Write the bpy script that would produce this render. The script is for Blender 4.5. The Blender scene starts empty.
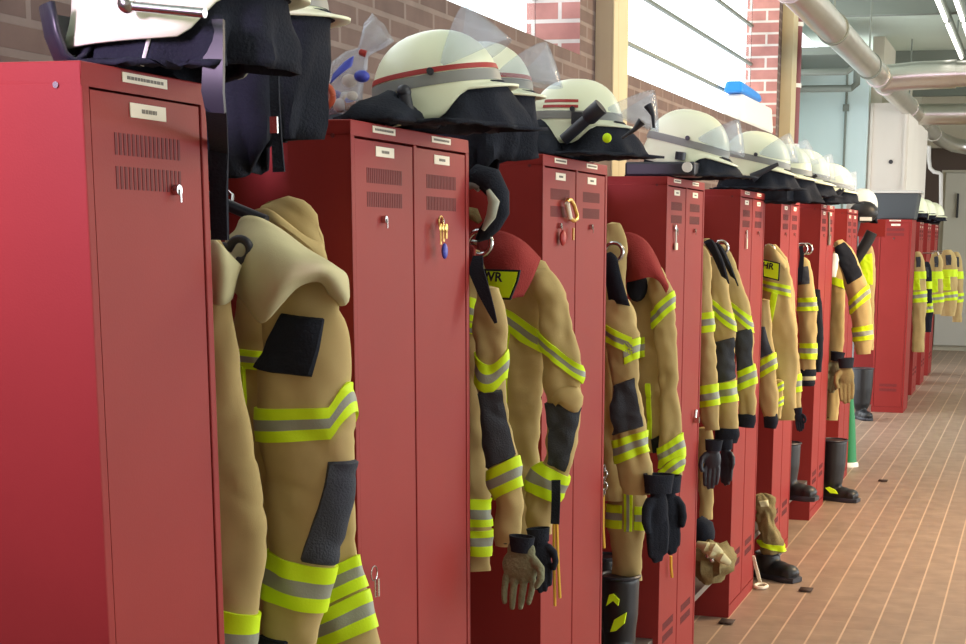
import bpy, bmesh, math, random
from mathutils import Vector, Matrix, noise
random.seed(7)
PI = math.pi
SC = bpy.context.scene
COL = SC.collection

# ------------------------------------------------------------------ camera
F_PX, PPX, PPY = 1551.09, 589.69, 539.899
PITCH, YAW, ROLL = .1922, -.2752, .0114
CAM = Vector((1.1851, 0.0, 1.5982))
cy, sy, cp, sp, cr, sr = math.cos(YAW), math.sin(YAW), math.cos(PITCH), math.sin(PITCH), math.cos(ROLL), math.sin(ROLL)
FW = Vector((sy*cp, cy*cp, -sp)); R0 = Vector((cy, -sy, 0)); U0 = R0.cross(FW)
RT = cr*R0 + sr*U0; UP = -sr*R0 + cr*U0
cd = bpy.data.cameras.new('camera'); cam = bpy.data.objects.new('camera', cd); COL.objects.link(cam)
cd.sensor_fit = 'HORIZONTAL'; cd.sensor_width = 36; cd.lens = F_PX/966*36
cd.shift_x = (483-PPX)/966; cd.shift_y = (PPY-322)/966
cd.clip_start = .05; cd.clip_end = 200
M = Matrix((RT, UP, -FW)).transposed().to_4x4(); M.translation = CAM; cam.matrix_world = M
SC.camera = cam
def ray(x, y): return ((x-PPX)/F_PX)*RT - ((y-PPY)/F_PX)*UP + FW
def atY(x, y, Y): d = ray(x, y); return CAM + d*((Y-CAM.y)/d.y)
def atX(x, y, X): d = ray(x, y); return CAM + d*((X-CAM.x)/d.x)
def atZ(x, y, Z): d = ray(x, y); return CAM + d*((Z-CAM.z)/d.z)
def pxm(p): return F_PX/((p-CAM).dot(FW))          # pixels per metre at a point

# ------------------------------------------------------------------ materials
def lin(c): c /= 255; return c/12.92 if c <= .04045 else ((c+.055)/1.055)**2.4
def rgb(r, g, b): return (lin(r), lin(g), lin(b), 1)
MATS = {}
def mat(name, col, rough=.5, metal=0, spec=.5, bump=0, bscale=200, vary=0, vscale=6, alpha=None, trans=0, emit=0):
    m = bpy.data.materials.new(name); m.use_nodes = True
    nt = m.node_tree; b = nt.nodes['Principled BSDF']
    b.inputs['Base Color'].default_value = col; b.inputs['Roughness'].default_value = rough
    b.inputs['Metallic'].default_value = metal; b.inputs['Specular IOR Level'].default_value = spec
    if trans: b.inputs['Transmission Weight'].default_value = trans
    if emit: b.inputs['Emission Color'].default_value = col; b.inputs['Emission Strength'].default_value = emit
    tc = nt.nodes.new('ShaderNodeTexCoord')
    if bump:
        n = nt.nodes.new('ShaderNodeTexNoise'); n.inputs['Scale'].default_value = bscale; n.inputs['Detail'].default_value = 3
        nt.links.new(tc.outputs['Object'], n.inputs['Vector'])
        bp = nt.nodes.new('ShaderNodeBump'); bp.inputs['Strength'].default_value = bump; bp.inputs['Distance'].default_value = .01
        nt.links.new(n.outputs['Fac'], bp.inputs['Height']); nt.links.new(bp.outputs['Normal'], b.inputs['Normal'])
    if vary:
        n = nt.nodes.new('ShaderNodeTexNoise'); n.inputs['Scale'].default_value = vscale; n.inputs['Detail'].default_value = 5
        nt.links.new(tc.outputs['Object'], n.inputs['Vector'])
        hs = nt.nodes.new('ShaderNodeHueSaturation'); hs.inputs['Color'].default_value = col
        mr = nt.nodes.new('ShaderNodeMapRange'); mr.inputs['From Min'].default_value = .3; mr.inputs['From Max'].default_value = .7
        mr.inputs['To Min'].default_value = 1-vary; mr.inputs['To Max'].default_value = 1+vary
        nt.links.new(n.outputs['Fac'], mr.inputs['Value']); nt.links.new(mr.outputs['Result'], hs.inputs['Value'])
        nt.links.new(hs.outputs['Color'], b.inputs['Base Color'])
    MATS[name] = m; return m
def clear(name, tint, fac, rough=.08):
    m = bpy.data.materials.new(name); m.use_nodes = True; nt = m.node_tree; nt.nodes.clear()
    o = nt.nodes.new('ShaderNodeOutputMaterial'); mx = nt.nodes.new('ShaderNodeMixShader')
    t = nt.nodes.new('ShaderNodeBsdfTransparent'); t.inputs['Color'].default_value = tint
    g = nt.nodes.new('ShaderNodeBsdfPrincipled'); g.inputs['Base Color'].default_value = tint; g.inputs['Roughness'].default_value = rough
    mx.inputs['Fac'].default_value = fac
    nt.links.new(t.outputs[0], mx.inputs[1]); nt.links.new(g.outputs[0], mx.inputs[2]); nt.links.new(mx.outputs[0], o.inputs[0])
    MATS[name] = m; return m
RED = mat('red_enamel', rgb(145, 49, 47), .48, spec=.16, bump=.03, bscale=350, vary=.06, vscale=3)
SLOT = mat('slot_dark', rgb(104, 30, 34), .7)
LABEL = mat('label_card', rgb(240, 232, 212), .6)
INK = mat('label_ink', rgb(128, 122, 112), .7)
CHROME = mat('chrome', rgb(200, 200, 200), .2, metal=1)
BRASS = mat('brass', rgb(225, 190, 110), .3, metal=.8)
TAN = mat('tan_cloth', rgb(192, 170, 118), .9, spec=.15, bump=.12, bscale=900, vary=.12, vscale=8)
BEIGE = mat('beige_cloth', rgb(200, 194, 154), .9, spec=.2, bump=.12, bscale=900, vary=.08, vscale=9)
KHAKI = mat('khaki_cloth', rgb(138, 124, 86), .9, spec=.2, bump=.4, bscale=200, vary=.2, vscale=14)
YEL = mat('yellow_tape', rgb(216, 252, 30), .5, spec=.3, bump=.08, bscale=300)
SILV = mat('silver_tape', rgb(154, 158, 142), .45, spec=.5, bump=.1, bscale=300)
PATCH = mat('charcoal_pad', rgb(68, 72, 80), .85, spec=.25, bump=.3, bscale=300, vary=.1, vscale=20)
BLACK = mat('black_cloth', rgb(36, 40, 50), .9, spec=.2, bump=.3, bscale=220, vary=.2, vscale=12)
RUB = mat('black_rubber', rgb(30, 32, 36), .4, spec=.5)
PLAST = mat('black_plastic', rgb(42, 44, 54), .4)
REDCL = mat('red_cloth', rgb(146, 54, 52), .9, spec=.2, bump=.3, bscale=240, vary=.1, vscale=12)
GLOVEM = mat('grey_leather', rgb(128, 130, 104), .85, spec=.2, bump=.5, bscale=120, vary=.15, vscale=25)
HELM = mat('helmet_cream', rgb(240, 246, 216), .28, spec=.5)
HWHITE = mat('helmet_white', rgb(240, 242, 236), .28, spec=.5)
HGREY = mat('helmet_grey_band', rgb(140, 142, 138), .5)
HRED = mat('helmet_red_band', rgb(170, 48, 44), .5)
VISOR = clear('visor_clear', (.88, .91, .95, 1), .15)
VISORD = clear('visor_smoked', (.30, .38, .42, 1), .45)
CELLO = clear('cellophane', (.93, .94, .97, 1), .2, .12)
GLASS = clear('window_glass', (.97, .98, .98, 1), .06, .02)
STEEL = mat('galvanised_steel', rgb(206, 204, 196), .3, metal=.95, bump=.05, bscale=30, vary=.08, vscale=4)
COLM = mat('column_paint', rgb(196, 184, 146), .5, vary=.04)
CEILM = mat('ceiling_paint', rgb(198, 212, 200), .8, vary=.05, vscale=1)
BEAMM = mat('beam_paint', rgb(120, 128, 120), .7)
BLUEW = mat('wall_blue_white', rgb(206, 226, 226), .8, vary=.03, vscale=1)
WHITEW = mat('wall_white', rgb(226, 220, 210), .8, vary=.03, vscale=1)
FARW = mat('wall_beige', rgb(196, 190, 172), .8, vary=.04, vscale=1)
DARKW = mat('brown_dark', rgb(84, 70, 62), .8)
GREYD = mat('door_grey', rgb(186, 184, 172), .6)
CRATE = mat('crate_grey', rgb(60, 67, 72), .5)
LIDM = mat('crate_lid', rgb(190, 188, 182), .5)
GREEN = mat('green_plastic', rgb(22, 128, 72), .5)
WPLAST = mat('white_plastic', rgb(236, 236, 230), .5)
BLUE = mat('blue_plastic', rgb(30, 140, 235), .4)
ORANGE = mat('yellow_cord', rgb(230, 180, 60), .7)
BENCHM = mat('bench_steel', rgb(130, 128, 122), .4, metal=.6)
PIPER = mat('downpipe_red', rgb(120, 56, 60), .5)
CANDYR = mat('candy_red', rgb(190, 90, 60), .4)
CANDYB = mat('candy_blue', rgb(70, 80, 190), .4)
CANDYW = mat('candy_cream', rgb(235, 215, 185), .4)
TUBE = mat('light_tube', (1, .97, .9, 1), .4, emit=3)
LEAF = mat('leaf_brown', rgb(60, 40, 32), .8)

def brick(name, axis, c1, c2, mortar, w=.24, h=.0625, ms=.009, offset=.5, bumpd=.4, rough=.85, off=(0, 0)):
    m = bpy.data.materials.new(name); m.use_nodes = True; nt = m.node_tree; b = nt.nodes['Principled BSDF']
    tc = nt.nodes.new('ShaderNodeTexCoord'); s = nt.nodes.new('ShaderNodeSeparateXYZ'); c = nt.nodes.new('ShaderNodeCombineXYZ')
    nt.links.new(tc.outputs['Object'], s.inputs[0])
    ax = {'x': ('Y', 'Z'), 'y': ('X', 'Z'), 'z': ('Y', 'X')}[axis]
    for i, a in enumerate(ax):
        ad = nt.nodes.new('ShaderNodeMath'); ad.operation = 'ADD'; ad.inputs[1].default_value = off[i]
        nt.links.new(s.outputs[a], ad.inputs[0]); nt.links.new(ad.outputs[0], c.inputs[i])
    t = nt.nodes.new('ShaderNodeTexBrick'); t.offset = offset; t.inputs['Scale'].default_value = 1
    t.inputs['Color1'].default_value = c1; t.inputs['Color2'].default_value = c2; t.inputs['Mortar'].default_value = mortar
    t.inputs['Mortar Size'].default_value = ms; t.inputs['Mortar Smooth'].default_value = .2
    t.inputs['Brick Width'].default_value = w; t.inputs['Row Height'].default_value = h
    nt.links.new(c.outputs[0], t.inputs['Vector'])
    n = nt.nodes.new('ShaderNodeTexNoise'); n.inputs['Scale'].default_value = 9; n.inputs['Detail'].default_value = 4
    nt.links.new(tc.outputs['Object'], n.inputs['Vector'])
    hs = nt.nodes.new('ShaderNodeHueSaturation'); mr = nt.nodes.new('ShaderNodeMapRange')
    mr.inputs['From Min'].default_value = .3; mr.inputs['From Max'].default_value = .7; mr.inputs['To Min'].default_value = .86; mr.inputs['To Max'].default_value = 1.14
    nt.links.new(n.outputs['Fac'], mr.inputs['Value']); nt.links.new(mr.outputs[0], hs.inputs['Value'])
    nt.links.new(t.outputs['Color'], hs.inputs['Color']); nt.links.new(hs.outputs['Color'], b.inputs['Base Color'])
    bp = nt.nodes.new('ShaderNodeBump'); bp.inputs['Strength'].default_value = bumpd; bp.inputs['Distance'].default_value = .006; bp.invert = True
    nt.links.new(t.outputs['Fac'], bp.inputs['Height']); nt.links.new(bp.outputs['Normal'], b.inputs['Normal'])
    b.inputs['Roughness'].default_value = rough; MATS[name] = m; return m
BRX = brick('brick_brown', 'x', rgb(108, 90, 84), rgb(95, 79, 75), rgb(124, 112, 106))
BRY = brick('brick_jamb_daylit', 'y', rgb(196, 140, 132), rgb(182, 124, 118), rgb(220, 212, 206), w=.24, h=.0835)  # same brick lightened, the daylight on the jambs put into its colour
TILE = brick('quarry_tile', 'z', rgb(158, 134, 116), rgb(151, 127, 110), rgb(166, 142, 123), w=.25, h=.125, ms=.004, offset=.5, bumpd=.1, rough=.42)
def joints(m):
    nt = m.node_tree; b = nt.nodes['Principled BSDF']; tc = nt.nodes.new('ShaderNodeTexCoord'); s = nt.nodes.new('ShaderNodeSeparateXYZ')
    nt.links.new(tc.outputs['Object'], s.inputs[0]); v = s.outputs['X']
    for op, k in (('MULTIPLY', 8.0), ('ADD', .5), ('FRACT', 0), ('SUBTRACT', .5), ('ABSOLUTE', 0), ('LESS_THAN', .032)):
        n = nt.nodes.new('ShaderNodeMath'); n.operation = op; n.inputs[1].default_value = k; nt.links.new(v, n.inputs[0]); v = n.outputs[0]
    old = b.inputs['Base Color'].links[0].from_socket; mx = nt.nodes.new('ShaderNodeMix'); mx.data_type = 'RGBA'
    n = nt.nodes.new('ShaderNodeMath'); n.operation = 'MULTIPLY'; n.inputs[1].default_value = .75; nt.links.new(v, n.inputs[0])
    nt.links.new(n.outputs[0], mx.inputs['Factor']); nt.links.new(old, mx.inputs['A']); mx.inputs['B'].default_value = rgb(214, 184, 156); nt.links.new(mx.outputs['Result'], b.inputs['Base Color'])
joints(TILE)

# ------------------------------------------------------------------ mesh helpers
class MB:
    def __init__(s): s.v = []; s.f = []; s.m = []
    def add(s, vs, fs, m=0):
        k = len(s.v); s.v += [Vector(v) for v in vs]; s.f += [tuple(i+k for i in f) for f in fs]; s.m += [m]*len(fs); return s
    def box(s, lo, hi, m=0):
        x0, y0, z0 = lo; x1, y1, z1 = hi
        return s.add([(x0, y0, z0), (x1, y0, z0), (x1, y1, z0), (x0, y1, z0), (x0, y0, z1), (x1, y0, z1), (x1, y1, z1), (x0, y1, z1)],
                     [(0, 3, 2, 1), (4, 5, 6, 7), (0, 1, 5, 4), (1, 2, 6, 5), (2, 3, 7, 6), (3, 0, 4, 7)], m)
    def hexa(s, pts, m=0):
        return s.add(pts, [(0, 3, 2, 1), (4, 5, 6, 7), (0, 1, 5, 4), (1, 2, 6, 5), (2, 3, 7, 6), (3, 0, 4, 7)], m)
    def grid(s, rows, m=0, closed=False, mfun=None):
        k = len(s.v); n = len(rows[0])
        for r in rows: s.v += [Vector(p) for p in r]
        for i in range(len(rows)-1):
            for j in range(n if closed else n-1):
                j2 = (j+1) % n
                s.f.append((k+i*n+j, k+(i+1)*n+j, k+(i+1)*n+j2, k+i*n+j2)); s.m.append(mfun(i, j) if mfun else m)
        return s
    def fan(s, ring, c=None, m=0, flip=False):
        c = c or sum((Vector(p) for p in ring), Vector())/len(ring); k = len(s.v); n = len(ring)
        s.v += [Vector(p) for p in ring] + [Vector(c)]
        for j in range(n):
            f = (k+j, k+(j+1) % n, k+n); s.f.append(f[::-1] if flip else f); s.m.append(m)
        return s
    def tube(s, pts, r, n=10, m=0, cap=True):
        pts = [Vector(p) for p in pts]; rr = r if isinstance(r, (list, tuple)) else [r]*len(pts); rows = []; last = None
        for i, p in enumerate(pts):
            t = (pts[min(i+1, len(pts)-1)]-pts[max(i-1, 0)]).normalized()
            if last is None: a = t.orthogonal().normalized()
            else: a = (last-t*last.dot(t)).normalized()
            last = a; b = t.cross(a)
            rows.append([p+rr[i]*(a*math.cos(q)+b*math.sin(q)) for q in [2*PI*j/n for j in range(n)]])
        s.grid(rows, m, True)
        if cap: s.fan(rows[0], pts[0], m); s.fan(rows[-1], pts[-1], m, True)
        return s
    def ribbon(s, pts, w, axis, t=.003, m=0):
        pts = [Vector(p) for p in pts]; rows = []
        ws = w if isinstance(w, (list, tuple)) else [w]*len(pts)
        for i, p in enumerate(pts):
            d = (pts[min(i+1, len(pts)-1)]-pts[max(i-1, 0)]).normalized(); a = Vector(axis); a = (a-d*a.dot(d)).normalized(); b = d.cross(a)
            rows.append([p+a*ws[i]/2+b*t, p-a*ws[i]/2+b*t, p-a*ws[i]/2-b*t, p+a*ws[i]/2-b*t])
        s.grid(rows, m, True); s.fan(rows[0], None, m); s.fan(rows[-1], None, m, True); return s
    def ball(s, c, r, m=0, nu=12, nv=8):
        c = Vector(c); r = Vector(r) if isinstance(r, (tuple, list, Vector)) else Vector((r, r, r)); rows = []
        for i in range(nv+1):
            a = PI*i/nv*.98+.01*PI
            rows.append([c+Vector((r.x*math.sin(a)*math.cos(q), r.y*math.sin(a)*math.sin(q), r.z*math.cos(a))) for q in [2*PI*j/nu for j in range(nu)]])
        s.grid(rows, m, True); s.fan(rows[0], None, m); s.fan(rows[-1], None, m, True); return s
    def xf(s, M):
        s.v = [M @ v for v in s.v]; return s
    def merge(s, o):
        k = len(s.v); s.v += o.v; s.f += [tuple(i+k for i in f) for f in o.f]; s.m += o.m; return s
    def build(s, name, mats, parent=None, smooth=False, bevel=0, solid=0, local=False):
        me = bpy.data.meshes.new(name)
        off = Vector()
        if parent is not None and not local:
            p = parent
            while p is not None: off += p.location; p = p.parent
        me.from_pydata([v-off for v in s.v], [], s.f)
        for m in (mats if isinstance(mats, (list, tuple)) else [mats]): me.materials.append(m)
        me.polygons.foreach_set('material_index', s.m)
        bm = bmesh.new(); bm.from_mesh(me); bmesh.ops.remove_doubles(bm, verts=bm.verts, dist=1e-5)
        bmesh.ops.recalc_face_normals(bm, faces=bm.faces); bm.to_mesh(me); bm.free()
        if smooth:
            me.polygons.foreach_set('use_smooth', [True]*len(me.polygons))
            try: me.set_sharp_from_angle(angle=math.radians(50))
            except Exception: pass
        o = bpy.data.objects.new(name, me); COL.objects.link(o)
        if parent is not None: o.parent = parent
        if solid:
            md = o.modifiers.new('thick', 'SOLIDIFY'); md.thickness = solid; md.offset = 0
        if bevel:
            md = o.modifiers.new('bevel', 'BEVEL'); md.width = bevel; md.segments = 2; md.limit_method = 'ANGLE'; md.angle_limit = math.radians(40)
        return o
def tag(o, label, cat, group=None):
    o['label'] = label; o['category'] = cat
    if group: o['group'] = group
    return o
def empty(name, loc, label, cat, group=None, rz=0):
    o = bpy.data.objects.new(name, None); COL.objects.link(o); o.location = loc; o.rotation_euler.z = rz; o.empty_display_size = .1
    return tag(o, label, cat, group)
def struct(o): o['kind'] = 'structure'; return o
def dup(src, loc, rz, label):
    r = src.copy(); COL.objects.link(r); r.location = loc; r.rotation_euler.z = rz; r['label'] = label
    for ch in src.children:
        c = ch.copy(); COL.objects.link(c); c.parent = r
        for g in ch.children:
            d = g.copy(); COL.objects.link(d); d.parent = c
    return r
def plabel(o, label): o['label'] = label; return o
def sstep(a, b, x):
    x = max(0, min(1, (x-a)/(b-a))); return x*x*(3-2*x)
def remesh(mb, name, mats, parent, vox=.004, smooth_it=3):
    o = mb.build(name, mats, parent)
    md = o.modifiers.new('union', 'REMESH'); md.mode = 'VOXEL'; md.voxel_size = vox
    m2 = o.modifiers.new('soft', 'SMOOTH'); m2.iterations = smooth_it; m2.factor = .5
    bpy.context.view_layer.update()
    me = bpy.data.meshes.new_from_object(o.evaluated_get(bpy.context.evaluated_depsgraph_get()))
    o.modifiers.clear(); old = o.data; o.data = me; me.name = name; bpy.data.meshes.remove(old)
    me.polygons.foreach_set('use_smooth', [True]*len(me.polygons))
    return o
def text_mesh(txt, size, name, m, parent, M, depth=.0006):
    cu = bpy.data.curves.new(name, 'FONT'); cu.body = txt; cu.size = size; cu.align_x = 'CENTER'; cu.align_y = 'CENTER'; cu.extrude = depth
    cu.offset = size*.03
    t = bpy.data.objects.new(name, cu); COL.objects.link(t); bpy.context.view_layer.update()
    me = bpy.data.meshes.new_from_object(t.evaluated_get(bpy.context.evaluated_depsgraph_get()))
    COL.objects.unlink(t); bpy.data.objects.remove(t)
    me.transform(M); me.materials.clear(); me.materials.append(m)
    o = bpy.data.objects.new(name, me); COL.objects.link(o); o.parent = parent
    return o

# ------------------------------------------------------------------ room
WX = -.75                                     # inner face of the left brick wall
SILL = 2.365; WTOP = 3.7
struct(MB().box((-1.0, -3, -.1), (9, 12.25, 0)).box((-1.45, 12.25, -.1), (9, 24.3, 0)).build('floor', TILE))
wl = MB().box((WX-.24, -3, 0), (WX, 12.25, SILL))
for y0, y1 in ((-3, -2.2), (1.5, 1.9), (6.61, 7.42), (11.8, 12.25)): wl.box((WX-.24, y0, SILL), (WX, y1, WTOP))
w = wl.build('wall_left', [BRX, BRY]); struct(w)
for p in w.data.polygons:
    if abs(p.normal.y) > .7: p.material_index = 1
for i, (y0, y1) in enumerate(((-2.2, 1.5), (1.9, 6.61), (7.42, 11.8))):
    mb = MB(); x = WX-.2
    for z in (2.60, 2.873, 3.144, 3.415): mb.box((x-.012, y0, z-.008), (x+.012, y1, z+.008))
    mb.box((x-.02, y0, SILL), (x+.02, y1, SILL+.03)); mb.box((x-.02, y0, WTOP-.04), (x+.02, y1, WTOP))
    f = struct(mb.build('window_%d' % (i+1), MATS['beam_paint']))
    MB().box((x-.003, y0, SILL+.03), (x+.003, y1, WTOP-.04)).build('pane', GLASS, f)
# steel columns and the red downpipe
for i, (y0, y1) in enumerate(((6.85, 7.10), (11.95, 12.17))):
    x0, x1 = WX, -.665
    mb = MB().box((x0, y0, 0), (x1, y0+.014, WTOP)).box((x0, y1-.014, 0), (x1, y1, WTOP)).box((x1-.012, y0, 0), (x1, y1, WTOP))
    struct(mb.build('trim_%d' % (i+1), COLM, bevel=.003))
dp = empty('downpipe', (-.70, 12.33, 0), 'dark red downpipe running up the wall beside the far beige steel column', 'pipe')
MB().tube([(-.70, 12.33, .02), (-.70, 12.33, WTOP)], .045, 14).build('pipe', PIPER, dp, True)
for z in (1.2, 2.3, 2.75, 3.2): MB().tube([(-.70, 12.33, z), (-.70, 12.33, z+.03)], .052, 14).build('clamp', WPLAST, dp, True)
# recess behind the brick wall, far wall, ceiling
struct(MB().box((-1.6, 16.9, 0), (-.62, 17.1, 3.35)).build('wall_recess', BLUEW))
struct(MB().box((-1.6, 15.5, 0), (-1.45, 17.1, WTOP)).build('wall_passage', BLUEW))
struct(MB().box((-1.45, 15.5, 3.35), (-.62, 17.1, 3.42)).build('trim_3', BEAMM))
cable = empty('cable_conduit', (-.85, 16.88, 0), 'thin grey conduit running down the pale blue wall', 'conduit')
MB().tube([(-.85, 16.88, .1), (-.85, 16.88, 3.3)], .012, 8).build('pipe', BEAMM, cable, True)
MB().box((-.88, 16.86, 2.93), (-.82, 16.898, 3.0)).build('junction_box', BEAMM, cable)
struct(MB().box((-.62, 17.0, 1.95), (-.2, 19.8, 3.02)).box((-.60, 16.97, 2.0), (-.575, 17.0, 3.0)).box((-.245, 16.97, 2.0), (-.22, 17.0, 3.0)).build('trim_4', WHITEW))
vb = MB().tube([(-.37, 16.999, 2.42), (-.37, 16.985, 2.42)], .022, 14).build('wall_socket', RUB, None, True)
tag(vb, 'small round black vent hole in the white boxed shaft above the far lockers', 'vent')
struct(MB().box((-1.0, 20.9, 0), (-.6, 24.0, WTOP)).box((-.62, 17.1, 3.02), (-.5, 20.9, WTOP)).build('wall_far_left', FARW))
struct(MB().box((-1.0, 24.0, 0), (9, 24.3, WTOP)).build('wall_far', FARW))
struct(MB().box((-1.0, 23.98, 2.64), (3, 24.0, 2.95)).box((-.6, 23.97, 0), (-.26, 24.0, 2.64)).build('trim_5', DARKW))
d1 = struct(MB().box((-.2, 23.93, 1.15), (.9, 24, 2.6)).build('door_1', GREYD, bevel=.01))
MB().box((-.02, 23.88, 1.95), (.01, 23.93, 2.3)).build('handle', RUB, d1)
struct(MB().box((-.25, 23.9, .08), (.95, 24, 1.1)).box((-.2, 23.88, .55), (.9, 23.9, .59)).build('trim_6', LIDM, bevel=.008))
struct(MB().box((-1.0, -3, WTOP), (9, 12.25, WTOP+.15)).box((-1.3, 12.25, WTOP), (9, 24.3, WTOP+.15)).build('ceiling', CEILM))
struct(MB().box((-1.0, -3.2, 0), (9, -3, WTOP)).build('wall_near', WHITEW))
for i, y in enumerate((5.0, 9.6, 14.3, 18.4, 22.2)):
    struct(MB().box((-.75 if y < 12 else -.61 if y > 15 else -1.29, y, WTOP-.16), (9, y+.12, WTOP)).build('trim_%d' % (i+7), BEAMM))
struct(MB().box((8.8, -3, 0), (9, 1.0, WTOP)).box((8.8, 22, 0), (9, 24.3, WTOP)).box((8.8, 1, 3.2), (9, 22, WTOP)).build('wall_right', WHITEW))
fp = empty('wall_pipe', (-.35, 21.0, 0), 'thin pale pipe with a bend on the dark wall beside the white boxed shaft', 'pipe')
MB().tube([atY(x, y, 21.0) for x, y in ((929, 146), (929, 160), (930, 168), (934, 172), (939, 173))] + [atY(941, 174, 21.0), atY(941, 212, 21.0)], .025, 10).build('pipe', LIDM, fp, True)
# ventilation duct with two branches
duct = empty('air_duct', (-.24, 12, 3.0), 'round galvanised ventilation duct under the ceiling with two side branches', 'duct')
MB().tube([(-.24, y, 3.0) for y in (6.5, 9.5, 12, 14, 16, 18, 20, 21.8)] + [(-.2, 22.4, 2.98), (-.05, 22.8, 2.93), (.15, 23, 2.9), (1.5, 23, 2.9), (5, 23, 2.9)], .098, 24).build('main_pipe', STEEL,  duct, True)
MB().tube([(-.24, 14.3, 3.0), (.05, 14.3, 3.02), (.4, 14.3, 3.03)], [.115, .12, .12], 24).build('branch_pipe', STEEL, duct, True)
MB().tube([(.4, 14.3, 3.03), (5, 14.3, 3.03)], .11, 24).build('branch_pipe', STEEL, duct, True)
MB().tube([(-.24, 18.3, 3.0), (.1, 18.3, 3.0), (5, 18.3, 3.0)], .115, 24).build('branch_pipe', STEEL, duct, True)
for y in (9.0, 10.9, 13.2, 13.95, 14.7, 17.3, 19.3, 21.4):
    MB().tube([(-.24, y, 3.0), (-.24, y+.05, 3.0)], .108, 24).build('flange', MATS['beam_paint'] if y in (10.9, 13.2) else STEEL, duct, True)
for y in (10.95, 13.25, 17.35): MB().tube([(-.24, y, 3.1), (-.24, y, WTOP-.001)], .008, 6).build('hanger_rod', BEAMM, duct, True)
for i, (x, lab) in enumerate(((.30, 'left of the two thin white strip lights under the ceiling'), (.44, 'right of the two thin white strip lights under the ceiling'))):
    t = empty('strip_light', (x, 14, 3.45), lab, 'ceiling light', 'strip lights')
    MB().box((x-.03, 11.5, 3.47), (x+.03, 17.0, 3.53)).build('housing', MATS['beam_paint'], t)
    for y in (11.6, 14.4): MB().tube([(x, y, 3.45), (x, y+2.5, 3.45)], .018, 10).build('tube', TUBE, t, True)
    for y in (12.5, 16.0): MB().tube([(x, y, 3.53), (x, y, WTOP-.001)], .008, 6).build('hanger', BEAMM, t, True)
for k, (x, z, lab) in enumerate(((-1.0, 3.2, 'upper grey pipe crossing above the pale blue recess wall'), (-1.0, 3.08, 'lower grey pipe crossing above the pale blue recess wall'))):
    o = MB().tube([(-1.44, 15.6+k*.4, z), (-.7, 15.6+k*.4, z), (-.66, 15.7+k*.4, z+.05), (-.66, 15.7+k*.4, 3.34)], .035, 10).build('ceiling_pipe', BEAMM, None, True); tag(o, lab, 'pipe')

# ------------------------------------------------------------------ lockers
def ink_line(mb, x, y0, z, w, h, m=1):
    y = y0; rnd = random.Random(int(abs(y0*1000)+abs(z*777)))
    while y < y0+w:
        d = rnd.uniform(.004, .008); mb.box((x, y, z-h/2), (x+.0006, min(y+d, y0+w), z+h/2), m); y += d+.002
def make_locker(nd, dw, loc, rz, label, vents='fine', keyrow=True):
    W = nd*dw; D = .5; H = 1.8
    t = empty('locker', loc, label, 'locker', 'red lockers in a row', rz)
    fw = .016
    b = MB().box((-D+.001, fw+.001, .05), (-.022, W-fw-.001, H-.028))
    b.box((-D, 0, H-.027), (0, W, H)).box((-D, 0, 0), (0, W, .05)).box((-D, 0, .05), (0, fw, H-.027)).box((-D, W-fw, .05), (0, W, H-.027))
    for k in range(1, nd): b.box((-.022, k*dw-fw/2, .05), (0, k*dw+fw/2, H-.027))
    b.build('cabinet', RED, t, bevel=.002, local=True)
    for k in range(nd):
        y0 = k*dw + (fw if k == 0 else fw/2) + .003; y1 = (k+1)*dw - (fw if k == nd-1 else fw/2) - .003
        d = MB().box((-.018, y0, .054), (-.002, y1, H-.032))
        yc = (y0+y1)/2; vw = (y1-y0)*.62
        rows = ((1.693, 1.720), (1.650, 1.677)) if vents == 'fine' else ((1.694, 1.721), (1.652, 1.680))
        for z0, z1 in rows + ((.245, .272), (.20, .227)):
            n = 20 if vents == 'fine' else 16; s = vw/n
            for i in range(n):
                y = yc-vw/2+i*s; d.box((-.003, y, z0), (-.0014, y+s*(.62 if vents == 'fine' else .55), z1), 1)
        dr = d.build('door', [RED, SLOT], t, local=True)
        pw = .085 if vents == 'fine' else .085
        nl = MB().box((-.002, yc-pw/2, 1.742), (-.0008, yc+pw/2, 1.760)); ink_line(nl, -.0008, yc-.016, 1.751, .035, .005); nl.build('name_plate', [LABEL, INK], dr, local=True)
        ly = y0+.185 if vents != 'fine' else y0+.12
        lz = 1.655 if vents != 'fine' else 1.628
        MB().tube([(-.002, ly, lz), (.007, ly, lz)], .007, 14).box((.007, ly-.0015, lz-.016), (.009, ly+.0015, lz+.001)).build('lock', CHROME, dr, True, local=True)
        hl = MB().box((0, yc-.06, H-.0165), (.0012, yc+.045, H-.0045)); ink_line(hl, .0012, yc-.05, H-.0105, .085, .004)
        hl.build('header_label', [LABEL, INK], t, local=True)
    sc_ = MB().tube([(-.035, -.0, 1.772), (-.035, -.002, 1.772)], .004, 10).build('bolt', CHROME if nd == 1 else SLOT, t, local=True)
    return t
LY = {2: 2.61, 3: 3.737, 4: 5.086, 5: 6.408, 6: 7.472, 7: 8.886, 8: 10.15}
make_locker(1, .295, (.07, 1.687, 0), 0, 'nearest red locker, single door with two slotted vents, filling the left edge', 'slots')
L2 = make_locker(2, .30, (0, LY[2], 0), 0, 'second red locker from the camera, two doors, beneath the red striped cream helmet')
names = {3: 'third red locker from the camera, with a brass carabiner hanging on its door', 4: 'fourth red locker from the camera, with a white tag hanging on its left door',
         5: 'fifth red locker from the camera, two bright orange-red doors beside three hanging sleeves', 6: 'sixth red locker from the camera, narrow in view behind the jacket with yellow back sign',
         7: 'seventh red locker from the camera, with a dark tag on its right door', 8: 'eighth red locker, mostly hidden behind jackets beside the hanging helmet with a face mask'}
for k in range(3, 9): dup(L2, (0, LY[k], 0), 0, names[k])
make_locker(1, .30, (-.26, 14.95, 0), -PI/2, 'single red locker turned to face the camera under the grey crate')
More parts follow.
